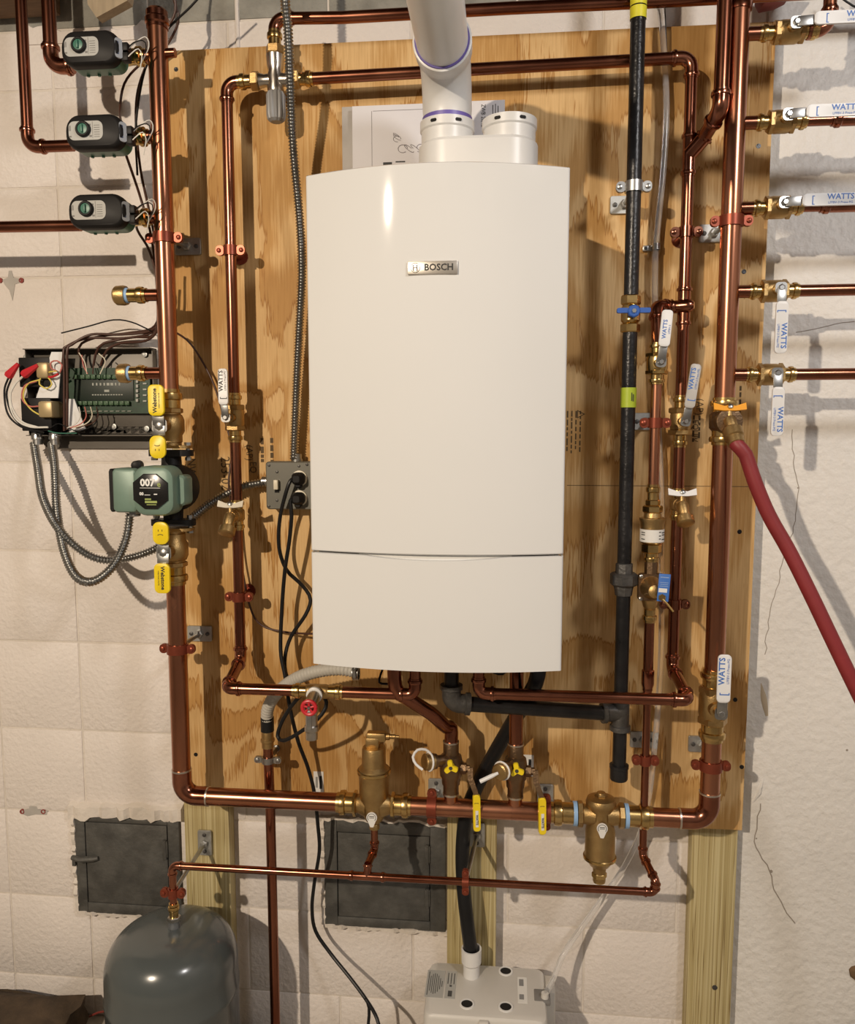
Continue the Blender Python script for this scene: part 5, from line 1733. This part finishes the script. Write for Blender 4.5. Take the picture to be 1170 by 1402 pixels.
marks(bo, rc, Matrix.Translation((0, 0, 0.0143)), M('board_print', (0.42, 0.43, 0.38), rough=0.6))
for k in range(5):
    q = pl(187, 522 + 6.5 * k, 0.03)
    MB().box((q.x, q.y, 0.014), (3 * sp, 4 * sp, 0.006)).build('dip_switch', LABELG, bo)
# transformers
for x0, y0, x1, y1, cx0, cy0, cx1, cy1 in ((28, 490, 50, 530, 48, 496, 66, 518), (31, 545, 52, 590, 51, 549, 72, 572)):
    q0, q1 = pl(x0, y0, 0.045), pl(x1 + 22, y1, 0.045)
    b = MB().box(((q0.x + q1.x) / 2, (q0.y + q1.y) / 2, 0.020), (q1.x - q0.x, q0.y - q1.y, 0.044), 0.002)
    tr = b.build('transformer', BLACKP, pn)
    q0, q1 = pl(cx0, cy0, 0.07), pl(cx1, cy1, 0.07)
    MB().box(((q0.x + q1.x) / 2, (q0.y + q1.y) / 2, 0.034), (q1.x - q0.x, q0.y - q1.y, 0.050), 0.006).build('coil', COIL, tr)
# white bent divider
d0 = [pl(x, y, 0.05) for x, y in ((71, 482), (86, 482), (68, 545), (90, 545), (95, 592), (114, 588), (100, 546))]
b = MB()
zz = 0.040
b.add([(d0[0].x, d0[0].y, zz), (d0[1].x, d0[1].y, zz), (pl(80, 546, .05).x, d0[2].y, zz), (pl(50, 545, .05).x, d0[2].y, zz),
       (d0[0].x, d0[0].y, zz - .003), (d0[1].x, d0[1].y, zz - .003), (pl(80, 546, .05).x, d0[2].y, zz - .003), (pl(50, 545, .05).x, d0[2].y, zz - .003)],
      [(0, 1, 2, 3), (7, 6, 5, 4), (0, 4, 5, 1), (1, 5, 6, 2), (2, 6, 7, 3), (3, 7, 4, 0)])
q = [pl(x, y, .05) for x, y in ((88, 546), (100, 546), (116, 588), (94, 592))]
b.add([(p.x, p.y, zz - 0.006) for p in q] + [(p.x, p.y, zz - 0.009) for p in q], [(0, 1, 2, 3), (7, 6, 5, 4), (0, 4, 5, 1), (1, 5, 6, 2), (2, 6, 7, 3), (3, 7, 4, 0)])
b.build('divider_plate', VINYLW, pn)
for x0, y0, x1, y1 in ((10, 516, 25, 498), (31, 514, 52, 500)):
    q0, q1 = pl(x0, y0, 0.075), pl(x1, y1, 0.07)
    q0.z, q1.z = 0.062, 0.058
    MB().sweep([q0, q0.lerp(q1, 0.15), q0.lerp(q1, 0.5), q1], [0.008, 0.0105, 0.008, 0.0045], n=8).build('wire_nut', REDP, pn)


def wire(pts, mat, r=0.0017, z=None):
    P_ = [pl(x, y, 0.065 if len(t) == 0 else t[0]) for x, y, *t in pts]
    MB().sweep(spline(P_, 0.006), r, n=6).build('wire', mat, pn)


wire([(12, 516), (6, 535), (10, 565), (25, 582), (48, 592), (52, 598)], RUBBER, 0.0022)
wire([(16, 517), (9, 540), (17, 568), (35, 586), (60, 592)], RUBBER, 0.0022)
wire([(33, 514), (22, 524), (13, 545), (20, 572), (40, 584), (66, 585)], WIREW, 0.0022)
wire([(31, 516), (16, 532), (16, 556), (30, 577), (52, 585)], WIREW, 0.0020)
wire([(50, 522), (34, 528), (30, 545), (40, 556), (54, 556)], WIRER)
wire([(54, 520), (38, 526), (32, 543), (42, 560), (60, 571)], WIREY)
wire([(78, 508), (66, 510), (56, 517), (54, 526), (64, 532), (71, 526), (66, 517), (60, 516)], WIREY)
wire([(82, 510), (85, 500), (78, 494), (70, 496), (70, 504), (78, 508)], WIRER)
wire([(80, 512), (72, 516), (66, 516)], REDP, 0.0026)
wire([(112, 486), (114, 500), (120, 512)], WIRER, 0.0012)
wire([(108, 483), (116, 496), (119, 512)], CREAM, 0.0012)
wire([(130, 484), (128, 498), (127, 512)], BROWNW, 0.0014)
wire([(135, 484), (144, 494), (137, 512)], CREAM, 0.0012)
for i, m_ in enumerate((WIREW, WIRER, CREAM, BROWNW)):
    wire([(108 + i * 8, 557), (110 + i * 8, 570), (104 + i * 7, 580), (92 + i * 4, 586)], m_, 0.0013)
wire([(70, 585), (80, 580), (92, 585), (108, 590), (130, 580), (134, 560)], RUBBER, 0.0012)
wire([(66, 590), (80, 593), (105, 593)], GREEND, 0.0013)
# connectors under the panel
for x in (49, 73):
    q = pl(x, 599, 0.045)
    MB().lathe((q.x, -ph / 2, 0.026), (0, -1, 0), [(-0.006, 0.012), (0.002, 0.014), (0.008, 0.014), (0.008, 0.011), (0.020, 0.011)], n=14).build('conduit_connector', STEEL, pn)
    MB().lathe((q.x, -ph / 2 + 0.002, 0.026), UP if False else (0, 1, 0), [(0, 0.013), (0.005, 0.013)], n=8).build('lock_nut', STEEL, pn)
jx = [pl(49, 599).x + pc0.x, pl(73, 599).x + pc0.x]
zj = pc0.z - ph / 2 - 0.018
dj = dp + 0.026

# brown cables
GC = 'brown thermostat cables'
for i, (lab, pts, r) in enumerate([
    ('brown cable over the panel edge, sweeping lowest into the bundle', [(88, 590, .05), (88, 520, .06), (87, 482, .065), (92, 474, .06), (120, 463, .05), (170, 463, .05), (208, 455, .06), (222, 430, .10), (219, 380, .12)], 0.0030),
    ('brown cable over the panel edge, uppermost in the bundle', [(92, 588, .055), (92, 520, .065), (92, 480, .07), (98, 472, .065), (125, 458, .055), (165, 458, .055), (208, 452, .065), (226, 425, .11), (224, 360, .125)], 0.0030),
    ('brown cable curving up from the board terminals into the bundle', [(118, 500, .03), (108, 484, .045), (112, 470, .045), (140, 460, .045), (175, 456, .045), (212, 446, .07), (218, 400, .11), (205, 345, .10), (188, 315, .12), (184, 290, .20)], 0.0028),
    ('brown cable from the board to the middle zone valve', [(128, 500, .03), (132, 482, .045), (142, 470, .05), (180, 462, .05), (210, 458, .07), (216, 420, .105), (208, 330, .09), (192, 270, .08), (170, 205, .15)], 0.0028),
    ('brown cable from the board up past the zone valves to the joists', [(138, 500, .03), (146, 480, .045), (165, 470, .05), (205, 464, .07), (219, 430, .10), (212, 330, .10), (192, 230, .08), (186, 150, .06), (196, 100, .07), (225, 45, .10), (240, 15, .11), (236, -25, .12), (236, -70, .13)], 0.0028),
    ('brown cable from the topmost zone valve looping up behind the header', [(166, 170, .16), (164, 150, .10), (170, 115, .09), (190, 90, .07), (222, 70, .08), (244, 30, .10), (238, 0, .11), (234, -25, .12)], 0.0026),
    ('black thin cable slanting up to the joists beside the header top', [(188, 240, .09), (186, 170, .09), (200, 90, .09), (228, 42, .12), (262, 8, .14), (290, -25, .15)], 0.0024),
]):
    cable('thermostat_cable', lab, WS(pts), r, BROWNW if i != 6 else RUBBER, GC)
# cable tie with its long tail
cable('cable_tie', 'black cable tie with a long curved tail above the circuit panel', WS([(84, 456, .05), (120, 447, .05), (155, 438, .055), (180, 441, .06), (205, 452, .075)]), 0.0016, RUBBER, cat='cable tie')
# thin brown cable down the board to the boiler
cable('thermostat_cable', 'thin brown cable running down the board beside the left copper pipe to the boiler side', WS([(236, 452, .105), (262, 472, .075), (290, 520, .075), (306, 570, .075), (317, 615, .08), (313, 660, .095), (318, 700, .09), (330, 770, .075), (342, 830, .08), (358, 856, .08), (395, 866, .09), (440, 868, .12)]), 0.0024, BROWNW, None)

# flexible steel conduits
RC = 0.0082
cable('flexible_conduit', 'flexible steel conduit swinging from the panel behind the header to the outlet box', [Vector((jx[0], -dj, zj))] + WS([(52, 640, .07), (60, 685, .12), (85, 730, .16), (125, 762, .15), (165, 766, .12), (215, 750, .09), (255, 716, .085), (290, 688, .09), (330, 667, .09), (364, 660, .085)]), RC, STEEL, 'flexible steel conduits', 'conduit', n=10, ribs=0.0062, ramp=0.22)
cable('flexible_conduit', 'flexible steel conduit looping from the panel up into the green pump', [Vector((jx[1], -dj, zj))] + WS([(75, 640, .08), (78, 700, .13), (88, 755, .18), (105, 790, .21), (128, 796, .22), (155, 775, .22), (172, 740, .22), (177, 712, .215), (178, 702, .213)]), RC, STEEL, 'flexible steel conduits', 'conduit', n=10, ribs=0.0062, ramp=0.22)
cable('flexible_conduit', 'flexible steel conduit hanging from the joists down to the outlet box', [ceil_end(386, -25, .20)] + WS([(389, -25, .20), (394, 40, .19), (397, 110, .175), (401, 200, .14), (410, 300, .10), (413, 370, .10), (410, 440, .095), (406, 520, .09), (403, 600, .085), (402, 630, .085)]), RC, STEEL, 'flexible steel conduits', 'conduit', n=10, ribs=0.0062, ramp=0.22)

# outlet box
a, c_ = W(363, 632, 0.105), W(426, 698, 0.105)
bw, bh = c_.x - a.x + 0.012, a.z - c_.z
oc = Vector((a.x + bw / 2, -0.057, c_.z + bh / 2))
ob = thing('outlet_box', 'grey steel box with a toggle switch and two plugged sockets beside the boiler', 'outlet box', frame(oc, RIGHT, OUT))
sb2 = mpp(394, 665, 0.105)
MB().box((0, 0, 0.019), (bw, bh, 0.038), 0.006).build('back_box', GREYB, ob)
MB().loft(rrect(bw, bh, 0.007), [(0.036, 0), (0.045, 0), (0.048, 0.003)]).build('cover_plate', GREYB, ob)


def ol(x, y):
    v = W(x, y, 0.105) - oc
    return Vector((v.x, v.z, 0.048))


for x, y in ((368, 637), (368, 693), (379, 646), (379, 685), (409, 638), (420, 636)):
    MB().lathe(ol(x, y), (0, 0, 1), [(0, 0.0032), (0.0015, 0.003), (0.002, 0.0015)], n=10).build('screw', IRONG, ob)
t = MB().box(ol(379, 666), (6.5 * sb2, 17 * sb2, 0.002), 0.0005).build('switch_plate', BLACKP, ob)
MB().box(ol(379, 664) + Vector((0, 0.001, 0.006)), (6 * sb2, 13 * sb2, 0.010), 0.001).build('toggle', CREAM, t)
plugpos = []
for y in (655, 682):
    q = ol(410, y)
    MB().lathe(q, (0, 0, 1), [(0, 10.8 * sb2), (0.0035, 10.8 * sb2), (0.004, 9.5 * sb2)], n=24).build('socket_face', CREAM, ob)
    plugpos.append(q)
MB().lathe((ol(402, 632).x, bh / 2, 0.022), (0, 1, 0), [(-0.002, 0.013), (0.005, 0.013), (0.005, 0.011), (0.016, 0.011)], n=14).build('conduit_connector', STEEL, ob)
MB().lathe((-bw / 2, ol(364, 660).y, 0.026), (-1, 0, 0), [(-0.002, 0.013), (0.004, 0.013), (0.004, 0.011), (0.014, 0.011)], n=14).build('conduit_connector', STEEL, ob)


def power_cord(label, q, pts, r):
    wq = ob.matrix_world @ (q + Vector((0, 0, 0.0042)))
    T = thing('power_cord', label, 'power cord', frame(wq, RIGHT, OUT), 'black power cords at the outlet box')
    b = MB()
    b.loft([(x, y) for x, y in rrect(17 * sb2, 17 * sb2, 6 * sb2)], [(0, 0), (0.012, 0.0), (0.022, 0.003), (0.026, 0.007)])
    b.build('plug', BLACKP, T)
    MB().loft(rrect(10 * sb2, 10 * sb2, 4 * sb2, cy=-8 * sb2), [(0.001, 0), (0.010, 0.0), (0.014, 0.003)]).build('plug_heel', BLACKP, T)
    st = [Vector((-6 * sb2, 0, 0.016)), Vector((-9 * sb2, -3 * sb2, 0.020))]
    P_ = st + [local(T, p) for p in WS(pts)]
    MB().sweep(spline(P_, 0.010), r, n=10).build('cord', RUBBER, T)
    return T


power_cord('black power cord from the upper socket, bowing to the boiler edge and looping below', plugpos[0],
           [(392, 672, .13), (383, 710, .12), (382, 750, .11), (392, 780, .10), (408, 796, .09), (419, 808, .085), (425, 822, .09), (418, 842, .10), (398, 872, .10), (390, 900, .11), (392, 925, .13), (404, 942, .16), (428, 945, .205), (444, 955, .21), (446, 968, .21), (434, 985, .22), (408, 1004, .21), (388, 1014, .19), (380, 1008, .18), (385, 990, .18), (398, 968, .19), (412, 952, .20), (424, 946, .205)], 0.0042)
power_cord('black power cord from the lower socket, dropping past the main to the floor', plugpos[1],
           [(399, 705, .13), (396, 740, .125), (390, 780, .12), (386, 830, .11), (384, 890, .12), (390, 925, .14), (397, 970, .15), (408, 1015, .12), (421, 1050, .10), (430, 1085, .09), (435, 1130, .07), (437, 1165, .06), (430, 1210, .05), (427, 1245, .05), (432, 1275, .05), (452, 1305, .06), (480, 1340, .09), (502, 1370, .12), (516, 1395, .15), (522, 1425, .17)], 0.0042)
cable('short_lead', 'short black lead forking off the power cord near the floor', WS([(500, 1366, .118), (505, 1380, .12), (504, 1402, .13), (500, 1425, .14)]), 0.0036, RUBBER, cat='cable')
cable('sensor_lead', 'thin black lead hanging in an arc under the boiler', WS([(524, 915, .20), (519, 930, .22), (522, 936, .22)]) + WS([(540, 934, .21), (536, 915, .2)]), 0.0024, RUBBER, cat='cable')
cable('sensor_lead', 'thin black lead looping under the boiler between the two purge pipes', WS([(668, 914, .2), (676, 921, .22), (688, 923, .22), (697, 914, .2)]), 0.0024, RUBBER, cat='cable')

# ================================================================== HOSES
cable('red_hose', 'dark red rubber hose hanging from the orange-handled drain valve', [ho - hd * 0.002, ho + hd * 0.03] + WS([(1020, 622, .245), (1033, 660, .25), (1052, 705, .255), (1080, 755, .265), (1110, 815, .28), (1140, 878, .295), (1172, 944, .31), (1215, 1030, .33), (1262, 1130, .36), (1300, 1230, .40), (1325, 1320, .46)]), 0.0135, REDH, None, 'hose', n=16)
MB_ = MB().lathe(local(C_dr, ho - hd * 0.004), C_dr.matrix_world.to_3x3().inverted() @ hd, [(-0.004, 0.014), (0.0, 0.0185), (0.016, 0.0185), (0.018, 0.0155), (0.032, 0.0155), (0.033, 0.0138)], n=18)
MB_.build('hose_coupling', BRASSM, C_dr)

# condensate hose and its copper drop
cd0 = Vector((W(366, 1000, .12).x, -0.12, W(366, 990, .12).z))
hose_pts = WS([(490, 920, .22), (468, 916, .22), (440, 918, .215), (412, 926, .20), (390, 939, .17), (374, 955, .145), (366, 972, .13)]) + [cd0 + Vector((0, 0, 0.006))]
cable('condensate_hose', 'pale grey ribbed hose arching from the boiler to the copper drain', hose_pts, 0.0128, HOSEG, None, 'hose', n=16, ribs=0.0075, ramp=0.09)
ch = thing('copper_drain', 'copper drain pipe below the grey ribbed hose passing behind the main', 'pipe', cd0)
b = MB()
MB().lathe((0, 0, 0), (0, 0, 1), [(-0.018, 0.0146), (0.014, 0.0146), (0.015, 0.0125)], n=20).build('rubber_sleeve', RUBBER, ch)
MB().lathe((0, 0, 0), (0, 0, -1), [(0.012, 0.012), (0.016, 0.0135), (0.034, 0.0135), (0.036, 0.0155), (0.042, 0.0155), (0.044, 0.013), (0.056, 0.013)], n=18).build('adapter', BRASSM, ch)
MB().sweep([Vector((0, 0, -0.05)), Vector((W(370, 1110, .12).x - cd0.x, 0, W(370, 1110, .12).z - cd0.z)), Vector((W(377, 1395, .12).x - cd0.x, 0.0, 0.0 - cd0.z + 0.002))], 0.0111, n=18).build('tube', COPPER, ch)
clamp('dark zinc clamp on the copper drain just under the ribbed hose', Vector((cd0.x, -0.12, W(367, 1040, .12).z)), UP, RIGHT, 0.0111, None, mat=STEEL, wk=0.007, base=0.009)
# hose clip on the boiler end
hc = W(487, 921, .22)
T = thing('hose_clip', 'small zinc clip at the boiler end of the ribbed hose', 'clip', frame(hc, (1, 0, 0.05), OUT))
MB().lathe((0, 0, 0), (1, 0, 0), [(-0.006, 0.0142), (-0.006, 0.0158), (0.006, 0.0158), (0.006, 0.0142)], n=20, cap=False).build('band', STEEL, T)
MB().hexnut((0, 0, 0.014), (0, 1, 0), -0.006, 0.010, 0.0055).build('screw', STEEL, T)

# big black drain hose to the pump
zP = W(590, 1320, .06).z
px_, pd_ = W(645, 1322, .09).x, 0.088
ad0 = Vector((px_, -pd_, zP))
bh_ = [W(737, 915, .22), W(733, 935, .215), W(718, 962, .17), W(695, 1000, .125), W(672, 1040, .095), W(652, 1078, .085), W(638, 1115, .09), W(633, 1160, .09), W(634, 1210, .09), W(639, 1260, .095), Vector((px_ - 0.002, -pd_, W(643, 1300, .09).z)), Vector((px_, -pd_, zP + 0.03))]
cable('drain_hose', 'thick black drain hose from the boiler behind the main into the white pump adapter', bh_, 0.0158, RUBBER, None, 'hose', n=18)

# ================================================================== CONDENSATE PUMP
pA, pB = W(586, 1322, .06), W(746, 1330, .06)
pd0, pd1 = 0.045, 0.225
pz1 = zP
pcx = (W(583, 1360, .14).x + W(748, 1360, .14).x) / 2
pwid = W(748, 1360, .14).x - W(583, 1360, .14).x
pmp = thing('condensate_pump', 'pale grey plastic condensate pump box standing on the floor', 'pump', Vector((pcx, -(pd0 + pd1) / 2, 0)))
dd_ = pd1 - pd0
MB().loft(rrect(pwid * 0.99, dd_ * 0.99, 0.02), [(0.0, 0.004), (0.006, 0), (pz1 * 0.5, 0)]).build('tank', GREYP, pmp)
b = MB()
b.loft(rrect(pwid * 1.05, dd_ * 1.06, 0.022), [(pz1 * 0.5, 0.002), (pz1 * 0.52, 0), (pz1 * 0.60, 0.001), (pz1 * 0.64, 0.009)])
lid = rrect(pwid * 0.99, dd_ * 0.97, 0.018)
b.loft(lid, [(pz1 * 0.60, 0), (pz1 - 0.009, 0.0), (pz1 - 0.003, 0.003), (pz1, 0.009)])
b.build('lid', GREYP, pmp)
for cx, cy in ((-0.012, -0.5 * dd_ - 0.001),):
    MB().box((cx + 0.01, -dd_ * 0.505, pz1 - 0.03), (0.020, 0.010, 0.055), 0.002).build('front_clip', GREYP, pmp)
for i, (x, y) in enumerate(((639, 1375), (692, 1379), (692, 1330))):
    # point on the lid plane
    r = RM @ Vector(((x - PCX) / FPX, -(y - PCY) / FPX, -1.0))
    t = (pz1 - CAM.z) / r.z
    q = local(pmp, CAM + r * t)
    MB().lathe(q, UP, [(-0.003, 0.0165), (0.0015, 0.0165), (0.0022, 0.0155), (0.0022, 0.0125), (-0.002, 0.0120)], n=26).build('port_rim', PVC, pmp)
    MB().lathe(q, UP, [(-0.003, 0.0124), (0.0008, 0.0124)], n=24).box(q + Vector((0.002, -0.0125, 0.0)), (0.008, 0.004, 0.003)).build('port_plug', BLACKP, pmp)


def onlid(x, y):
    r = RM @ Vector(((x - PCX) / FPX, -(y - PCY) / FPX, -1.0))
    return local(pmp, CAM + r * ((pz1 - CAM.z) / r.z))


q0, q1 = onlid(586, 1328), onlid(622, 1368)
lc = (q0 + q1) / 2
for k, (fx0, fx1) in enumerate(((0.0, 0.60), (0.66, 1.0))):
    xx0, xx1 = q0.x + (q1.x - q0.x) * fx0, q0.x + (q1.x - q0.x) * fx1
    lb = MB().box(((xx0 + xx1) / 2, lc.y, pz1 + 0.0004), (xx1 - xx0, q0.y - q1.y, 0.0008)).build('warning_label', LABELG, pmp)
    if k == 0:
        rc = [(xx0 + (xx1 - xx0) * (0.12 + 0.11 * i), lc.y, 0.0014, (q0.y - q1.y) * (0.85 if i == 0 else 0.35 + 0.4 * math.sin(i * 0.5))) for i in range(8)]
    else:
        rc = [(xx0 + (xx1 - xx0) * (0.2 + 0.3 * i), lc.y + (q0.y - q1.y) * 0.22, 0.0018, (q0.y - q1.y) * 0.4) for i in range(3)] + [((xx0 + xx1) / 2, lc.y - (q0.y - q1.y) * 0.05, 0.005, 0.006), ((xx0 + xx1) / 2, lc.y - (q0.y - q1.y) * 0.33, 0.009, (q0.y - q1.y) * 0.2)]
    marks(lb, rc, Matrix.Translation((0, 0, pz1 + 0.001)), M('label_ink', (0.08, 0.08, 0.08), rough=0.6))
q0, q1 = onlid(708, 1338), onlid(722, 1374)
lb = MB().box(((q0.x + q1.x) / 2, (q0.y + q1.y) / 2, pz1 + 0.0004), (q1.x - q0.x, q0.y - q1.y, 0.0008)).build('rating_label', LABELW, pmp)
marks(lb, [((q0.x + q1.x) / 2 - 0.002, q0.y - (q0.y - q1.y) * 0.22, 0.010, 0.022), ((q0.x + q1.x) / 2 - 0.002, q0.y - (q0.y - q1.y) * 0.78, 0.010, 0.016)], Matrix.Translation((0, 0, pz1 + 0.001)), M('label_ink_grey', (0.25, 0.25, 0.25), rough=0.6))
# outlet recess block at the right rear
MB().box((pwid * 0.5 + 0.004, dd_ * 0.28, pz1 * 0.78), (0.035, dd_ * 0.34, pz1 * 0.36), 0.008).build('motor_hump', GREYP, pmp)
MB().box((pwid * 0.5 - 0.010, -dd_ * 0.02, pz1 * 0.98), (0.036, dd_ * 0.22, 0.012), 0.003).build('outlet_recess', M('recess_grey', (0.22, 0.21, 0.20), rough=0.6), pmp)
MB().lathe((pwid * 0.5 - 0.004, -dd_ * 0.06, pz1 * 0.98), UP, [(0, 0.009), (0.016, 0.008)], n=14).build('outlet_spigot', GREYP, pmp)
# white adapter
adp = thing('drain_adapter', 'stepped white plastic adapter standing on the pump holding the black hose', 'pipe fitting', Vector((px_, -pd_, pz1)))
h1 = W(645, 1298, pd_).z - pz1
MB().lathe((0, 0, 0), UP, [(0, 0.0185), (h1 * 0.42, 0.0185), (h1 * 0.50, 0.0225), (h1, 0.0230), (h1, 0.0195), (h1 * 0.35, 0.0180)], n=28).build('adapter_body', PVC, adp)
# clear vinyl tube from the pump up the board
ctp = [pmp.matrix_world @ Vector((pwid * 0.5 - 0.004, -dd_ * 0.06, pz1 * 0.98 + 0.010))] + WS([(757, 1340, .11), (772, 1305, .09), (797, 1268, .06), (828, 1225, .05), (855, 1185, .05), (876, 1140, .06), (888, 1090, .075), (895, 1030, .08), (901, 960, .078), (905, 880, .078), (905, 780, .078), (905, 680, .08), (900, 560, .078), (897, 460, .078), (896, 400, .078), (897, 345, .078), (902, 290, .078), (908, 230, .078), (912, 150, .08), (909, 80, .08), (905, 20, .08), (902, -25, .08)]) + [ceil_end(902, -25, .08)]
cable('clear_tube', 'clear vinyl tube rising from the pump and up the board behind the feed column', ctp, 0.0062, CLEAR, None, 'tube', n=12)
clq = W(895, 340, .062)
T = thing('tube_clip', 'small dark zinc clip holding the clear tube', 'clip', frame(clq, RIGHT, OUT))
MB().box((-0.012, 0, 0), (0.022, 0.011, 0.006), 0.001).build('saddle', STEEL, T)
MB().lathe((0.002, -0.006, 0.015), (0, 1, 0), [(0, 0.0064), (0, 0.0082), (0.012, 0.0082), (0.012, 0.0064)], n=16, cap=False).build('loop', STEEL, T)
MB().lathe((-0.017, 0, 0.002), (0, 0, 1), [(0, 0.004), (0.003, 0.003)], n=8).build('screw', IRON, T)
cable('thin_wire', 'thin black wire running up beside the clear tube at the board top', WS([(900, 335, .06), (905, 280, .06), (911, 210, .062), (914, 130, .07), (912, 60, .08), (908, -25, .09)]), 0.0012, RUBBER, None, 'cable', n=6)
cable('thin_wire', 'thin wire crossing the upper corner beside the ceiling elbow', WS([(1140, -12, .06), (1158, 2, .06), (1180, 14, .06), (1230, 30, .06)]), 0.0022, RUBBER, None, 'cable', n=6)

# ================================================================== EXPANSION TANK
tcx = W(235, 1300, dT).x
rt = 0.1405
ztp = W(233, 1268, dT).z
tk = thing('expansion_tank', 'dark grey expansion tank standing on the floor under the thin copper pipe', 'tank', Vector((tcx, -dT, 0)))
dome = 0.090
prof = [(0.0, rt * 0.8), (0.004, rt * 0.86), (0.03, rt * 0.97), (0.06, rt)]
zsh = ztp - dome
prof += [(zsh - 0.060, rt), (zsh - 0.056, rt * 1.012), (zsh - 0.046, rt * 1.012), (zsh - 0.042, rt)]
for i in range(0, 15):
    a = math.radians(90 * i / 14.0)
    prof.append((zsh + dome * math.sin(a) ** 1.0, max(0.006, rt * math.cos(a) ** 0.50)))
MB().lathe((0, 0, 0), UP, prof, n=64).build('shell', TANKM, tk)
MB().lathe((xt - tcx, 0, ztp - 0.004), UP, [(0, 0.014), (0.010, 0.0125), (0.012, 0.0115), (0.020, 0.0115)], n=16).build('nipple', M('zinc_blue', (0.30, 0.32, 0.34), 0.8, 0.35), tk)
tzz = ztp + 0.014
tad = thing('tank_adapter', 'brass press adapter joining the thin copper pipe to the tank top', 'pipe fitting', Vector((xt, -dT, tzz)))
hq = W(234, 1236, dT).z - tzz
MB().hexnut((0, 0, 0), UP, 0.0, 0.010, 0.0145).build('hex_nut', NICKEL, tad)
press_end(tad, (0, 0, hq), (0, 0, -1), hq - 0.008, 0.0088, BRASS)
# scrape and faint stencil on the dome
cable('floor_wire', 'dark red wire lying at the foot of the wall beside the tank', WS([(105, 1402, .08), (120, 1393, .05), (135, 1386, .05)]) + WS([(150, 1384, .05)]), 0.0025, M('dark_red_wire', (0.22, 0.03, 0.02), rough=0.5), None, 'cable', n=6)

# low rough curb, wall-foot rubble and stone
def lump(name, label, cat, c, size, mat, seed, bev=0.02):
    rnd = random.Random(seed)
    bm = bmesh.new()
    bmesh.ops.create_cube(bm, size=1.0)
    bmesh.ops.subdivide_edges(bm, edges=list(bm.edges), cuts=5, use_grid_fill=True)
    for v in bm.verts:
        n_ = v.co.copy()
        v.co = Vector((v.co.x * size[0], v.co.y * size[1], (v.co.z + 0.5) * size[2]))
        if n_.z > -0.49:
            v.co += Vector((rnd.uniform(-1, 1), rnd.uniform(-1, 1), rnd.uniform(-1, 1))) * bev * 0.35
            if n_.z > 0.45:
                e = max(abs(n_.x), abs(n_.y))
                if e > 0.45:
                    v.co.z -= bev
                    v.co.x *= 0.97
    b = MB().addbm(bm)
    o = b.build(name, mat, None, sharp=60)
    o.location = c
    return tag(o, label, cat)


cz = W(60, 1362, .12).z
cxr = W(72, 1390, .2).x
lump('concrete_curb', 'rough dark concrete footing block at the foot of the wall beside the tank', 'block', Vector((cxr - 0.30, -0.16, 0)), (0.60, 0.20, max(0.02, W(50, 1388, .16).z - 0.010)), DIRT, 3, 0.018)
lump('stone', 'dark rough stone at the wall foot below the red hose', 'stone', Vector((W(1172, 1392, .08).x + 0.07, -0.065, 0)), (0.20, 0.10, 0.022), DIRT, 5, 0.02)

# wood at the upper left: joist end and a broken strip
def beam(name, label, cat, p, q, sec, mat):
    T = thing(name, label, cat, p)
    m = frame((q - p) / 2, q - p, OUT if abs((q - p).normalized().y) < 0.9 else UP)
    MB().box((0, 0, 0), ((q - p).length, sec[0], sec[1]), 0.003, m).build('timber', mat, T)
    return T


q0, q1 = W(-140, -8, .13), W(40, -13, .13)
T = thing('sill_plate', 'brown timber sill running along above the copper drops', 'timber', Vector(((q0.x + q1.x) / 2, -0.075, q0.z)))
MB().box((0, 0.01, (2.72 - q0.z) / 2), (q1.x - q0.x, 0.11, 2.72 - q0.z), 0.003).build('timber', M('old_sill_wood', (0.20, 0.115, 0.06), rough=0.8, var=0.2, stretch=(1, 8, 8)), T)
p, q = W(125, -60, .14), W(172, -60, .14)
T = thing('wood_wedge', 'pale broken wood wedge hanging above the topmost zone valve', 'timber', W(140, -10, .14))
pts = [local(T, W(x, y, .14)) for x, y in ((112, -60), (230, -60), (178, 5), (136, 28), (124, 10))]
pts[0].z = pts[1].z = 2.72 - T.location.z
b = MB()
k = len(pts)
b.add([(p.x, -0.012, p.z) for p in pts] + [(p.x, 0.012, p.z) for p in pts], [tuple(range(k)), tuple(range(2 * k - 1, k - 1, -1))] + [(i, (i + 1) % k, k + (i + 1) % k, k + i) for i in range(k)])
b.build('wedge', M('pale_wood', (0.40, 0.31, 0.20), rough=0.7, var=0.12, stretch=(8, 8, 1)), T)
T = thing('red_rag', 'dark red cloth scrap on the wall behind the header top', 'cloth', W(1060, 2, .06))
pts = [local(T, W(x, y, .06)) for x, y in ((1036, -20), (1090, -20), (1076, 2), (1060, 10), (1040, 13), (1035, 4))]
b = MB()
b.loft([(p.x, p.z) for p in pts], [(-0.02, 0.004), (-0.012, 0), (0.012, 0), (0.02, 0.005)], frame((0, 0, 0), RIGHT, OUT))
b.build('folds', M('dark_red_cloth', (0.28, 0.07, 0.06), rough=0.8, var=0.15, bump=0.6), T)
